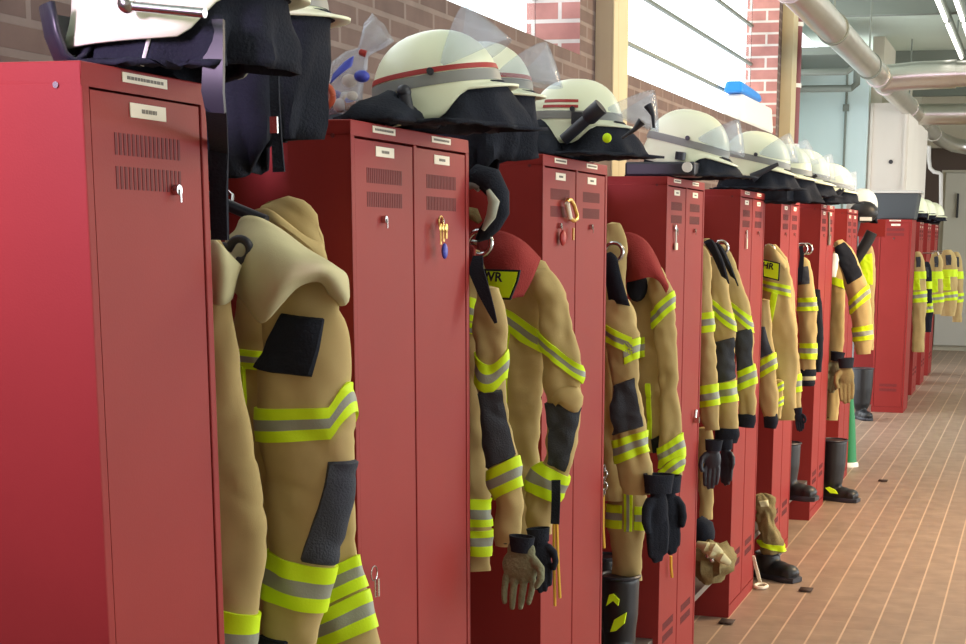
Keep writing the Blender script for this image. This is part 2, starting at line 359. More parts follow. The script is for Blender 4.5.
for k, y in enumerate((15.62, 16.75, 18.0, 19.3)):
    dup(L2, (-.02, y, 0), 0, ['first red locker behind the one under the grey crate', 'second red locker behind the one under the grey crate', 'third red locker behind the one under the grey crate', 'last red locker of the row, nearest the far wall'][k])
# coat racks between the lockers: shelf, rail, hook loops
def hook_loop(c, r, up=True):
    pts = [c+Vector((r*math.cos(a), .0, r*math.sin(a))) for a in [PI*.95-PI*1.55*i/16 for i in range(17)]]
    return pts
def rack(y0, y1, hooks, label, bench=True):
    t = empty('coat_rack', (-.5, (y0+y1)/2, 0), label, 'coat rack', 'coat racks between the lockers')
    s = MB().box((-.72, y0+.001, 1.735), (-.24, y1-.001, 1.755)).box((-.24, y0+.001, 1.735), (-.222, y1-.001, 1.79))
    s.build('shelf', RED, t)
    for (hx, hy, Y) in hooks:
        c = atY(hx, hy, Y); r = 11/pxm(c) if Y < 3 else .027
        h = MB().tube([(-.70, Y, c.z+r*.3), (c.x-r*1.6, Y, c.z+r*.3)] + hook_loop(c, r), .0065, 8); h.build('hook', CHROME if Y > 3 else PLAST, t, True)
    MB().box((-.745, y0+.001, 1.55), (-.70, y1-.001, 1.68)).build('back_rail', RED, t)
    if bench:
        b = MB()
        for k in range(4): b.box((-.62+k*.16, y0+.001, .21), (-.50+k*.16, y1-.001, .235))
        b.build('bench', BENCHM, t)
rack(1.985, LY[2], [(240, 250, 2.12)], 'coat rack between the nearest and the second locker, with a black hook')
rack(LY[2]+.6, LY[3], [(480, 243, 3.38), (491, 246, 3.50)], 'coat rack between the second and third lockers, with two chrome loops')
rack(LY[3]+.6, LY[4], [(614, 252, 4.62), (624, 254, 4.74)], 'coat rack between the third and fourth lockers, with two chrome loops')
rack(LY[4]+.6, LY[5], [(721, 248, 6.1), (708, 250, 5.95)], 'coat rack between the fourth and fifth lockers, over a bag on a grey bench')
rack(LY[5]+.6, LY[6], [(769, 251, 7.24)], 'coat rack between the fifth and sixth lockers, behind the yellow back sign')
rack(LY[6]+.6, LY[7], [(802, 249, 8.35), (807, 249, 8.45)], 'coat rack between the sixth and seventh lockers, with two small bright loops')
rack(LY[7]+.6, LY[8], [(838, 247, 9.8)], 'coat rack between the seventh and eighth lockers, behind the white cloth', False)
for ya, yb, hk, lab in ((16.22, 16.75, (917, 255, 16.5), 'coat rack in the first gap of the far row'), (17.35, 18.0, (936, 254, 17.72), 'coat rack in the second gap of the far row'), (18.6, 19.3, (948, 252, 18.95), 'coat rack in the third gap of the far row'), (19.9, 20.6, (957, 254, 20.2), 'coat rack beyond the last locker of the far row')):
    rack(ya, yb, [hk], lab, False)

# ------------------------------------------------------------------ garments
class Tube:
    """A limp cloth tube along a path; surface(t, theta): theta 0 faces the aisle end of the row, +-pi/2 its sides."""
    def __init__(s, Y, ctrl, flat=.55, amp=.007, freq=16, seed=0, minb=.0):
        s.c = []; s.py = [c[1] for c in ctrl]; s.amp = amp; s.freq = freq; s.seed = Vector((seed*3.1, seed*1.7, seed*2.3))
        for c in ctrl:
            yy = c[3] if len(c) > 3 else Y
            p = atY(c[0], c[1], yy); a = c[2]/2/pxm(p); s.c.append((p, a, max(a*flat, minb)))
    def at(s, t):
        n = len(s.c)-1; t = max(0, min(n, t)); i = min(int(t), n-1); f = t-i
        g = lambda k: s.c[max(0, min(n, k))]
        def cr(q):
            a, b, c, d = q(g(i-1)), q(g(i)), q(g(i+1)), q(g(i+2))
            return .5*((2*b)+(c-a)*f+(2*a-5*b+4*c-d)*f*f+(3*b-a-3*c+d)*f*f*f)
        return cr(lambda k: k[0]), cr(lambda k: k[1]), cr(lambda k: k[2])
    def T(s, y):
        for i in range(len(s.py)-1):
            if y <= s.py[i+1] or i == len(s.py)-2: return i+(y-s.py[i])/(s.py[i+1]-s.py[i])
    def S(s, t, th, off=0):
        p, a, b = s.at(t); e = .05
        d = (s.at(min(t+e, len(s.c)-1))[0]-s.at(max(t-e, 0))[0]).normalized(); d = (d+Vector((0, 0, -.6))).normalized()
        W = d.cross(Vector((0, 1, 0))).normalized(); N = Vector((0, -1, 0))
        W = -W if W.x < 0 else W
        dirv = W*math.sin(th)*a+N*math.cos(th)*b; nn = (W*math.sin(th)*b+N*math.cos(th)*a).normalized()
        q = p+dirv
        am = s.amp*1.2
        k = noise.noise(Vector((q.x*s.freq, q.y*s.freq*.7, q.z*s.freq*.8))+s.seed)*am + noise.noise(Vector((q.x*s.freq*2.3+q.z*9, q.y*20, q.z*s.freq*1.7))+s.seed)*am*.8
        k += noise.noise(Vector((q.x*22+q.z*5, q.y*14, q.z*4.5))+s.seed*2)*am*1.2 - am*.8*max(0, .22-abs(noise.noise(Vector((q.x*9-q.z*7, q.y*6, q.z*11+q.x*8))+s.seed*3)))/.22
        return q+nn*(k+off)
    def th(s, u): return math.asin(u) if -1 <= u <= 1 else (PI/2+(u-1) if u > 1 else -PI/2+(u+1))
    def mesh(s, name, mats, parent, n=36, step=5, y0=None, y1=None, hollow=False):
        y0 = y0 if y0 is not None else s.py[0]; y1 = y1 if y1 is not None else s.py[-1]
        nr = max(6, int((y1-y0)/step)+1); mb = MB(); rows = []
        for i in range(nr+1):
            t = s.T(y0+(y1-y0)*i/nr); rows.append([s.S(t, 2*PI*j/n) for j in range(n)])
        mb.grid(rows, 0, True)
        c0 = sum(rows[0], Vector())/n; mb.fan(rows[0], c0+Vector((0, 0, .006)))
        cl = sum(rows[-1], Vector())/n; inn = [cl+(v-cl)*.86 for v in rows[-1]]; up = [v+Vector((0, 0, .02)) for v in inn]
        m2 = 1 if isinstance(mats, (list, tuple)) and len(mats) > 1 else 0
        mb.grid([rows[-1], inn], 0, True); mb.grid([inn, up], m2, True); mb.fan(up, None, m2)
        return mb.build(name, mats, parent, True)
    def band(s, parent, yl, yr, h, name='reflective_stripe', th0=-PI, th1=PI, fr=(.34, .66), mats=None, curve=0, hook=0):
        """a tape round the tube: top edge from yl (left) to yr (right), height h in the same units"""
        n = max(8, int(56*(th1-th0)/(2*PI))); cuts = [0, fr[0]/2, fr[0], (fr[0]+fr[1])/2, fr[1], (1+fr[1])/2, 1]; rows = []
        full = abs(th1-th0-2*PI) < 1e-3
        for o_ in ('skirt0',)+tuple(cuts)+('skirt1',):
            v = 0 if o_ == 'skirt0' else 1 if o_ == 'skirt1' else o_; off = -.004 if isinstance(o_, str) else .005; r = []
            for j in range(n if full else n+1):
                th = th0+(th1-th0)*j/n; u = math.sin(th); y = yl+(yr-yl)*(u+1)/2+v*h-curve*(1-u*u)-hook*max(0, (u-.72)/.28)
                e = off if full or 0 < j < n else -.004
                r.append(s.S(s.T(y), th, e))
            rows.append(r)
        mf = lambda i, j: 1 if 3 <= i <= 4 else 0
        mb = MB().grid(rows, 0, full, mf)
        return mb.build(name, mats or [YEL, SILV], parent, True)
    def patch(s, parent, q, name='pad', m=None, off=.0065):
        """q: four corners (u, y): top-left, top-right, bottom-right, bottom-left"""
        n = 16; k = 26; rows = []
        for i in range(k+1):
            v = i/k; r = []
            for j in range(n+1):
                w_ = j/n; th = s.th((q[0][0]*(1-v)+q[3][0]*v))*(1-w_)+s.th(q[1][0]*(1-v)+q[2][0]*v)*w_
                y = (q[0][1]*(1-w_)+q[1][1]*w_)*(1-v)+(q[3][1]*(1-w_)+q[2][1]*w_)*v
                edge = i in (0, k) or j in (0, n)
                r.append(s.S(s.T(y), th, -.003 if edge else off))
            rows.append(r)
        return MB().grid(rows).build(name, m or PATCH, parent, True)
def jacket(label, px, py, Y, group='turnout jackets on the racks'):
    p = atY(px, py, Y); return empty('fire_jacket', p, label, 'jacket', group)
def sheet(rows, name, m, parent, solid=.006, sub=3, smooth=True):
    """a cloth sheet through rows of (px, py, Y) points, refined with a Catmull-Rom spline both ways"""
    P = [[atY(*p) for p in r] for r in rows]
    def cr1(l, k):
        out = []
        for i in range(len(l)-1):
            a, b, c, d = l[max(i-1, 0)], l[i], l[i+1], l[min(i+2, len(l)-1)]
            for q in range(k):
                f = q/k; out.append(.5*((2*b)+(c-a)*f+(2*a-5*b+4*c-d)*f*f+(3*b-a-3*c+d)*f*f*f))
        return out+[l[-1]]
    P = [cr1(r, sub) for r in P]; P = list(zip(*[cr1(list(c), sub) for c in zip(*P)]))
    return MB().grid([list(r) for r in P]).build(name, m, parent, smooth, solid=solid)
def strap(name, pts, w, m, parent=None, axis=(1, 0, 0), t=.002):
    P = [atY(*p) for p in pts]; ws = [q/pxm(P[0]) for q in w] if isinstance(w, (list, tuple)) else w/pxm(P[0])
    return MB().ribbon(P, ws, axis, t).build(name, m, parent, True)
CU = [TAN, BLACK]

# --- first gap
J = jacket('tan sleeve with a pale collar half hidden behind the nearest locker edge', 225, 250, 2.10)
b = Tube(2.10, [(196, 232, 36), (200, 262, 78), (198, 300, 78), (198, 360, 92), (200, 420, 108), (210, 480, 112), (216, 530, 110), (214, 580, 104), (207, 625, 104), (206, 700, 100), (206, 760, 96)], .4, .003, 10, 1)
s_ = b.mesh('sleeve', CU, J); b.band(s_, 600, 604, 62)
sheet([[(205, 236, 2.12), (216, 240, 2.07), (226, 252, 2.06), (240, 266, 2.09)], [(204, 260, 2.10), (216, 262, 2.045), (228, 270, 2.045), (236, 276, 2.08)], [(204, 296, 2.09), (214, 304, 2.05), (224, 304, 2.05), (231, 298, 2.08)]], 'collar', BEIGE, J)

J = jacket('tan jacket with a broad beige cape collar and black shoulder patch beside the nearest locker', 290, 250, 2.28)
b = Tube(2.37, [(292, 262, 60), (288, 285, 96), (284, 330, 116), (288, 420, 122), (296, 500, 124), (304, 560, 118), (316, 640, 132), (320, 720, 134), (320, 770, 130)], .3, .0045, 9, 2)
bo = b.mesh('body', CU, J)
b.band(bo, 602, 556, 33, th0=-.1, th1=1.9); b.band(bo, 638, 592, 34, th0=-.1, th1=1.9); b.band(bo, 352, 356, 18, th0=-1.5, th1=-.2)
b.patch(bo, ((-.78, 366), (-.62, 366), (-.62, 440), (-.78, 440)), 'front_tape', YEL)
b = Tube(2.22, [(312, 262, 46), (307, 285, 66), (304, 315, 86), (304, 345, 94), (302, 380, 102), (303, 415, 106), (306, 450, 102), (308, 478, 96), (306, 505, 90), (299, 556, 72), (292, 604, 64), (288, 640, 60), (286, 690, 58)], .5, .004, 11, 3)
sl = b.mesh('sleeve', CU, J)
b.patch(sl, ((-.42, 313), (.72, 315), (.46, 374), (-1.0, 373)), 'shoulder_patch', BLACK)
b.band(sl, 408, 404, 32, hook=26)
b.patch(sl, ((.62, 458), (1.4, 458), (1.1, 560), (.24, 557)), 'elbow_pad', PATCH)
b.band(sl, 555, 560, 46); b.patch(sl, ((-.95, 637), (.25, 637), (.25, 664), (-.95, 664)), 'cuff_pad', BLACK)
co = sheet([[(238, 232, 2.30), (243, 219, 2.28), (258, 219, 2.24), (280, 231, 2.22), (304, 249, 2.22), (326, 262, 2.24), (338, 270, 2.30)],
            [(228, 240, 2.26), (244, 240, 2.16), (262, 243, 2.13), (282, 250, 2.12), (304, 261, 2.12), (328, 266, 2.15), (345, 276, 2.24)],
            [(226, 256, 2.23), (244, 265, 2.12), (262, 270, 2.10), (280, 274, 2.09), (300, 271, 2.10), (327, 270, 2.13), (347, 288, 2.22)],
            [(228, 272, 2.22), (242, 286, 2.13), (258, 300, 2.11), (276, 294, 2.09), (296, 279, 2.10), (325, 275, 2.14), (346, 303, 2.22)],
            [(236, 290, 2.23), (248, 304, 2.17), (263, 322, 2.14), (279, 304, 2.12), (299, 284, 2.13), (322, 281, 2.17), (334, 303, 2.24)]], 'cape_collar', BEIGE, J, .008, 4)

J = jacket('tan jacket shoulder showing behind the beige cape collar', 300, 230, 2.52)
b = Tube(2.50, [(262, 209, 30), (276, 216, 60), (290, 232, 74), (296, 262, 64), (296, 330, 70), (296, 480, 74), (296, 640, 70)], .4, .006, 12, 4)
b.mesh('body', CU, J)
sheet([[(256, 210, 2.46), (268, 209, 2.44), (285, 222, 2.43), (306, 238, 2.43), (322, 244, 2.45)], [(262, 222, 2.44), (275, 222, 2.42), (290, 232, 2.41), (308, 246, 2.41), (327, 262, 2.43)], [(270, 236, 2.44), (282, 238, 2.42), (296, 246, 2.41), (310, 258, 2.42), (328, 272, 2.43)]], 'collar', TAN, J)
hg = empty('coat_hanger', atY(242, 212, 2.46), 'black coat hanger bar behind the beige cape collar', 'coat hanger')
MB().tube([atY(206, 196, 2.40), atY(232, 207, 2.40), atY(266, 221, 2.40)], .010, 10).build('bar', PLAST, hg, True)
MB().tube([atY(232, 207, 2.40), atY(233, 196, 2.42), atY(226, 190, 2.44), atY(221, 197, 2.44)], .004, 8).build('hook', CHROME, hg, True)

# --- second gap
G2 = 3.45
J = jacket('tan jacket with chevron sleeve stripe and dark pad, hanging against the second locker', 480, 300, 3.36)
b = Tube(3.42, [(470, 250, 22), (468, 275, 40), (466, 310, 46), (466, 400, 46), (467, 500, 48), (470, 540, 44), (472, 570, 42)], .5, .005, 14, 5)
bo = b.mesh('body', CU, J); b.band(bo, 292, 304, 22, th0=-.6, th1=1.6); b.band(bo, 318, 328, 12, th0=-.6, th1=1.6, fr=(.5, .9)); b.band(bo, 494, 497, 25); b.band(bo, 524, 527, 26)
b = Tube(3.31, [(488, 288, 22), (489, 315, 34), (492, 350, 35), (492, 388, 31), (497, 425, 32), (502, 458, 34), (506, 490, 34), (508, 520, 33), (509, 546, 31)], .6, .005, 16, 6)
sl = b.mesh('sleeve', CU, J); b.band(sl, 352, 349, 28, curve=-14, th0=-1.7, th1=1.7)
b.patch(sl, ((-.8, 390), (.85, 388), (.98, 456), (-.98, 470)), 'elbow_pad', PATCH); b.band(sl, 470, 456, 30)
sheet([[(464, 246, 3.40), (470, 244, 3.36), (475, 249, 3.34)], [(464, 256, 3.39), (470, 256, 3.34), (474, 260, 3.33)], [(464, 268, 3.39), (469, 269, 3.35), (473, 266, 3.34)]], 'collar', REDCL, J)
o = strap('neck_strap', [(478, 256, 3.24), (476, 270, 3.22), (484, 292, 3.22), (491, 310, 3.22), (496, 323, 3.23)], [10, 16, 13, 8, 3], BLACK, None)
tag(o, 'dark pointed strap lying over the red collar between the second and third lockers', 'strap')

J = jacket('tan jacket with red collar, yellow lettered back sign and angled sleeve stripes', 520, 290, 3.56)
b = Tube(3.58, [(512, 262, 36), (520, 275, 62), (522, 300, 72), (518, 340, 62), (516, 400, 56), (516, 460, 46), (518, 510, 40), (520, 545, 36)], .42, .006, 13, 7)
bo = b.mesh('body', CU, J)
b.band(bo, 300, 334, 20, th0=-1.4, th1=1.3); b.patch(bo, ((-.5, 318), (-.18, 324), (-.2, 430), (-.5, 430)), 'back_tape', YEL)
b = Tube(3.52, [(538, 272, 24), (549, 295, 34), (555, 320, 38), (560, 350, 38), (564, 380, 42), (565, 402, 39), (562, 430, 32), (558, 462, 30), (549, 480, 38), (541, 505, 32), (539, 522, 28), (540, 534, 24)], .62, .006, 16, 8)
sl = b.mesh('sleeve', CU, J)
b.band(sl, 328, 366, 18, th0=-1.5, th1=1.6); b.patch(sl, ((-1.0, 402), (1.0, 404), (.8, 468), (-.6, 466)), 'elbow_pad', PATCH); b.band(sl, 466, 470, 28)
b2 = Tube(3.50, [(556, 394, 20), (567, 398, 32), (568, 402, 30), (564, 405, 24)], .7, .003, 16, 9); b2.mesh('cuff_fold', [TAN, BLACK], J, step=3)
co = sheet([[(478, 248, 3.50), (480, 236, 3.48), (493, 231, 3.46), (508, 234, 3.45), (524, 243, 3.46), (540, 259, 3.50)],
            [(480, 262, 3.48), (484, 254, 3.44), (494, 250, 3.42), (508, 252, 3.41), (522, 257, 3.42), (536, 268, 3.47)],
            [(480, 280, 3.47), (486, 276, 3.43), (495, 274, 3.41), (508, 274, 3.40), (520, 275, 3.42), (530, 282, 3.46)],
            [(484, 296, 3.48), (490, 297, 3.44), (498, 298, 3.42), (508, 299, 3.41), (516, 297, 3.43), (522, 296, 3.46)]], 'collar', REDCL, J, .007, 4)
fr = [atY(x, y, Y) for x, y, Y in ((484, 269, 3.395), (520, 270, 3.385), (518, 280, 3.385), (510, 300, 3.395), (489, 299, 3.405))]
def plate(pts, th, m, name, parent):
    dv = Vector((0, th, 0)); n = len(pts); mb = MB().add(list(pts)+[p+dv for p in pts], [tuple(range(n))[::-1], tuple(range(n, 2*n))]+[(i, (i+1) % n, n+(i+1) % n, n+i) for i in range(n)])
    return mb.build(name, m, parent)
sg = plate(fr, .008, BLACK, 'back_sign', J)
cen = sum(fr, Vector())/5
plabel(plate([cen+(p-cen)*.86+Vector((0, -.003, 0)) for p in fr], .003, YEL, 'yellow_panel', sg), 'yellow lettered panel')
def sign_text(txt, px, py, Y, hpx, parent, slope=0):
    p = atY(px, py, Y); s_ = hpx/pxm(p)*1.42
    par = parent; off = Vector()
    while par is not None: off += par.location; par = par.parent
    Mt = Matrix.Translation(p-off) @ Matrix.Rotation(slope, 4, 'Y') @ Matrix.Rotation(PI/2, 4, 'X')
    return text_mesh(txt, s_, 'lettering', INKB, parent, Mt)
INKB = mat('lettering_black', rgb(24, 24, 24), .8)
sign_text('WR', 492, 277, 3.378, 9, sg, .05)

# --- third gap
J = jacket('tan jacket with large dark elbow pad, hanging against the third locker', 620, 320, 4.60)
b = Tube(4.66, [(612, 224, 18), (614, 238, 26), (612, 280, 30), (612, 330, 36), (612, 400, 34), (612, 470, 34), (612, 500, 32)], .5, .005, 14, 10)
bo = b.mesh('body', CU, J)
b = Tube(4.52, [(616, 300, 22), (618, 312, 34), (621, 340, 36), (624, 368, 30), (626, 385, 27), (627, 400, 29), (629, 425, 33), (631, 445, 33), (635, 470, 34), (637, 485, 32), (637, 494, 28)], .62, .006, 17, 11)
sl = b.mesh('sleeve', CU, J); b.band(sl, 322, 340, 17, th0=-1.6, th1=.9); b.band(sl, 352, 338, 20, th0=.1, th1=1.6)
b.patch(sl, ((-.9, 384), (.85, 376), (.9, 426), (-.98, 436)), 'elbow_pad', PATCH); b.band(sl, 440, 430, 22)
sheet([[(604, 256, 4.58), (611, 252, 4.55), (617, 258, 4.54)], [(606, 278, 4.55), (614, 276, 4.51), (622, 280, 4.51)], [(610, 303, 4.53), (619, 304, 4.49), (630, 306, 4.49)]], 'collar', BLACK, J)
J = jacket('tan jacket with red hood collar between the third and fourth lockers', 650, 290, 4.80)
b = Tube(4.86, [(646, 262, 22), (649, 276, 36), (650, 300, 42), (652, 340, 42), (654, 380, 42), (656, 430, 38), (656, 452, 34)], .5, .006, 14, 12)
bo = b.mesh('body', CU, J); b.patch(bo, ((-.3, 382), (-.05, 382), (-.12, 436), (-.35, 436)), 'front_tape', YEL); b.patch(bo, ((-.2, 436), (.8, 428), (.8, 448), (-.1, 454)), 'pocket_pad', BLACK)
b.band(bo, 340, 330, 20, th0=-1.3, th1=-.2)
b = Tube(4.80, [(657, 276, 18), (661, 290, 26), (664, 320, 24), (667, 350, 22), (670, 395, 20), (671, 430, 24), (671, 460, 24), (670, 482, 22)], .7, .005, 18, 13)
sl = b.mesh('sleeve', CU, J); b.band(sl, 312, 292, 17, th0=-1.5, th1=1.6); b.band(sl, 448, 432, 20); b.band(sl, 470, 452, 16)
sheet([[(620, 240, 4.78), (624, 233, 4.76), (634, 234, 4.74), (646, 242, 4.74), (655, 256, 4.75), (662, 272, 4.78)],
       [(622, 256, 4.76), (628, 250, 4.72), (638, 250, 4.70), (648, 256, 4.70), (658, 268, 4.72), (666, 282, 4.76)],
       [(624, 270, 4.75), (630, 267, 4.70), (638, 266, 4.68), (649, 268, 4.69), (659, 276, 4.71), (668, 287, 4.75)],
       [(628, 282, 4.75), (633, 281, 4.71), (640, 279, 4.69), (650, 277, 4.70), (659, 281, 4.72), (666, 293, 4.76)]], 'hood_collar', REDCL, J, .007, 4)
MB().ball(atY(637, 286, 4.80), (.035, .03, .05)).build('neck_lining', BLACK, J, True)
J = empty('fire_trousers', atY(627, 500, 4.66), 'tan trouser legs with yellow and silver tape hanging above the flame marked boots', 'trousers')
b = Tube(4.68, [(627, 452, 34), (627, 480, 40), (627, 520, 38), (626, 550, 35), (625, 579, 33)], .45, .005, 12, 14)
tl = b.mesh('leg', CU, J, step=5); b.band(tl, 504, 504, 23, th0=-1.5, th1=-.1); b.band(tl, 504, 505, 23, th0=.45, th1=1.5)
b.patch(tl, ((-.05, 490), (.4, 490), (.4, 530), (-.05, 530)), 'vertical_tape', YEL); b.patch(tl, ((.1, 490), (.26, 490), (.26, 530), (.1, 530)), 'silver_strip', SILV, .008)

# --- fourth gap: three sleeves side by side
G4 = 6.05
J = jacket('plain tan sleeve with one low stripe hanging against the fourth locker', 708, 300, 5.84)
b = Tube(5.84, [(698, 244, 12), (702, 262, 18), (702, 300, 20), (704, 340, 22), (707, 385, 23), (709, 410, 20), (712, 430, 14)], .7, .005, 18, 15)
sl = b.mesh('sleeve', CU, J); b.band(sl, 314, 312, 20); b.band(sl, 386, 383, 21)
J = jacket('middle tan sleeve of three, long dark pad over a wide stripe, beside the fourth locker', 722, 300, 5.98)
b = Tube(5.98, [(704, 240, 10), (709, 252, 18), (715, 275, 24), (719, 300, 24), (722, 325, 25), (725, 355, 22), (727, 385, 22), (728, 410, 22), (729, 431, 20)], .7, .005, 18, 16)
sl = b.mesh('sleeve', CU, J); b.band(sl, 292, 316, 17); b.patch(sl, ((-.95, 342), (.95, 337), (.98, 378), (-.9, 384)), 'elbow_pad', PATCH); b.band(sl, 383, 380, 20)
Tube(5.98, [(727, 428, 23), (727, 434, 25), (726, 442, 22)], .7, .002, 18, 17).mesh('cuff', BLACK, J, step=3)
sheet([[(704, 242, 5.95), (711, 239, 5.93), (716, 246, 5.93)], [(712, 254, 5.93), (719, 256, 5.90), (724, 264, 5.91)], [(722, 276, 5.93), (726, 279, 5.91), (729, 284, 5.92)]], 'collar', BLACK, J)
J = jacket('rightmost tan sleeve of three, dark pad, hanging against the fifth locker', 740, 300, 6.14)
b = Tube(6.14, [(720, 246, 10), (726, 258, 18), (731, 282, 22), (737, 305, 24), (741, 328, 22), (744, 350, 19), (746, 375, 19), (747, 400, 18), (747, 416, 17)], .7, .005, 18, 18)
sl = b.mesh('sleeve', CU, J); b.band(sl, 292, 318, 16); b.patch(sl, ((-.9, 331), (.95, 328), (.9, 366), (-.9, 372)), 'elbow_pad', PATCH); b.band(sl, 372, 364, 19)
Tube(6.14, [(747, 414, 17), (747, 420, 18), (746, 427, 16)], .7, .002, 18, 19).mesh('cuff', BLACK, J, step=3)
sheet([[(712, 243, 6.10), (718, 243, 6.08), (724, 250, 6.07)], [(722, 258, 6.07), (727, 260, 6.04), (731, 266, 6.05)], [(731, 276, 6.07), (735, 279, 6.05), (738, 286, 6.06)]], 'collar', BLACK, J)
J = empty('fire_trousers', atY(706, 490, 6.15), 'tan trouser leg hanging above the khaki bundle on the grey bench', 'trousers')
Tube(6.2, [(704, 428, 16), (705, 450, 18), (706, 480, 17), (706, 519, 14)], .6, .004, 18, 20).mesh('leg', CU, J, step=5)

# --- fifth gap
J = jacket('tan jacket with small lettered yellow sign and crossed tapes beside the fifth locker', 775, 270, 7.16)
b = Tube(7.26, [(768, 246, 14), (772, 258, 26), (776, 280, 32), (778, 310, 34), (780, 345, 34), (782, 380, 30), (784, 420, 24)], .5, .005, 18, 21)
bo = b.mesh('body', CU, J); b.band(bo, 278, 288, 11, th0=-1.2, th1=1.2); b.patch(bo, ((-.2, 290), (.15, 293), (-.45, 332), (-.85, 330)), 'back_tape', YEL); b.patch(bo, ((-.9, 300), (-.7, 300), (-.55, 322), (-.8, 326)), 'side_tape', YEL)
b = Tube(7.12, [(764, 300, 12), (764, 330, 16), (766, 358, 19), (768, 376, 18), (769, 400, 20), (771, 416, 15)], .7, .004, 18, 22)
sl = b.mesh('sleeve', CU, J); b.patch(sl, ((-.9, 326), (.3, 326), (.9, 352), (-.9, 360)), 'elbow_pad', PATCH); b.band(sl, 362, 352, 17)
Tube(7.12, [(771, 413, 13), (771, 420, 15), (770, 428, 12)], .7, .002, 18, 23).mesh('cuff', BLACK, J, step=3)
b = Tube(7.30, [(782, 268, 14), (786, 290, 16), (789, 330, 17), (792, 370, 16), (794, 395, 15), (795, 414, 12)], .7, .004, 18, 24)
sl = b.mesh('sleeve', CU, J); b.band(sl, 376, 373, 18)
b = Tube(7.2, [(778, 380, 9), (778, 395, 11), (777, 410, 10), (776, 418, 9)], .7, .003, 18, 25); sk = b.mesh('pocket_flap', CU, J, step=4); b.band(sk, 388, 382, 8); b.band(sk, 402, 396, 8)
sheet([[(763, 250, 7.22), (768, 244, 7.2), (776, 250, 7.18), (786, 262, 7.2)], [(764, 256, 7.2), (770, 254, 7.17), (778, 258, 7.16), (786, 268, 7.18)], [(765, 262, 7.19), (771, 262, 7.16), (779, 264, 7.16), (784, 270, 7.18)]], 'collar', TAN, J)
fr = [atY(x, y, 7.11) for x, y in ((762, 259, ), (780, 263), (779, 281), (763, 277))]
sg = plate(fr, .01, BLACK, 'back_sign', J); cen = sum(fr, Vector())/4
plabel(plate([cen+(p-cen)*.86+Vector((0, -.004, 0)) for p in fr], .004, YEL, 'yellow_panel', sg), 'yellow lettered panel')
sign_text('HR', 768, 266, 7.103, 6, sg, .15)

# --- sixth gap
J = jacket('tan sleeve with a dark shoulder pad and striped cuff beside the sixth locker', 805, 280, 8.38)
b = Tube(8.38, [(804, 258, 6), (805, 266, 14), (806, 285, 16), (807, 305, 19), (808, 330, 18), (808, 350, 17), (807, 372, 17)], .7, .004, 20, 26)
sl = b.mesh('sleeve', CU, J); b.patch(sl, ((-.95, 267), (.6, 266), (.6, 284), (-.9, 285)), 'shoulder_patch', PATCH); b.band(sl, 298, 298, 13); b.band(sl, 343, 343, 15)
Tube(8.38, [(807, 369, 17), (807, 373, 18), (807, 376, 17)], .7, .001, 18, 27).mesh('cuff', BLACK, J, step=2)
Tube(8.38, [(807, 376, 17), (807, 379, 18), (807, 380, 17)], .7, .001, 18, 28).mesh('cuff_tape', BEIGE, J, step=2)
Tube(8.38, [(807, 380, 16), (807, 383, 17), (807, 386, 14)], .7, .001, 18, 29).mesh('cuff', BLACK, J, step=2)
b = Tube(8.55, [(816, 290, 8), (818, 320, 10), (819, 350, 9), (818, 372, 6)], .7, .003, 18, 30); b.mesh('lining', BLACK, J)
o = strap('hook_strap', [(801, 246, 8.34), (802, 256, 8.33), (801, 268, 8.33), (800, 282, 8.33)], [4, 4, 5, 4], BLACK); tag(o, 'black strap hanging from the small loops between the sixth and seventh lockers', 'strap')

# --- seventh gap and the bundle at the eighth locker
J = jacket('tan jacket with a dark shoulder patch hanging in front of the eighth locker', 845, 270, 9.85)
b = Tube(9.86, [(838, 252, 12), (838, 270, 18), (836, 300, 18), (836, 340, 17), (834, 380, 14), (832, 420, 12)], .6, .004, 18, 31); bo = b.mesh('body', CU, J); b.band(bo, 276, 282, 8, th0=-1.2, th1=1.5, fr=(.98, .99))
b = Tube(9.72, [(838, 241, 10), (844, 252, 18), (850, 268, 20), (856, 285, 23), (860, 305, 22), (862, 325, 20), (863, 343, 18), (864, 354, 14)], .7, .004, 18, 32)
sl = b.mesh('sleeve', CU, J); b.patch(sl, ((-.95, 246), (.9, 244), (.9, 278), (-.7, 284)), 'shoulder_patch', BLACK); b.band(sl, 301, 286, 13); b.band(sl, 327, 325, 14)
wc = Tube(9.62, [(834, 254, 5), (834, 260, 9), (833, 270, 9), (833, 277, 6)], .6, .003, 20, 33); o = wc.mesh('white_cloth', WPLAST, None, step=3); tag(o, 'white rolled cloth hanging beside the seventh locker', 'cloth')
J = jacket('yellow and tan vest hanging under the helmet with a face mask', 866, 270, 11.3)
b = Tube(11.3, [(866, 246, 12), (866, 258, 18), (866, 280, 18), (866, 320, 16), (866, 350, 15)], .6, .004, 18, 34); bo = b.mesh('body', CU, J)
b.patch(bo, ((-.8, 256), (.8, 254), (.8, 286), (-.6, 286)), 'yellow_panel', YEL)
b = Tube(11.15, [(852, 252, 8), (857, 240, 8), (864, 232, 8), (872, 226, 6)], .8, .002, 18, 35)
o = MB().tube([atY(x, y, 11.1) for x, y in ((872, 232), (868, 240), (862, 250), (856, 259), (850, 262))], .04, 10).build('hose', RUB, None, True); tag(o, 'black breathing hose looping below the helmet with a face mask', 'hose')

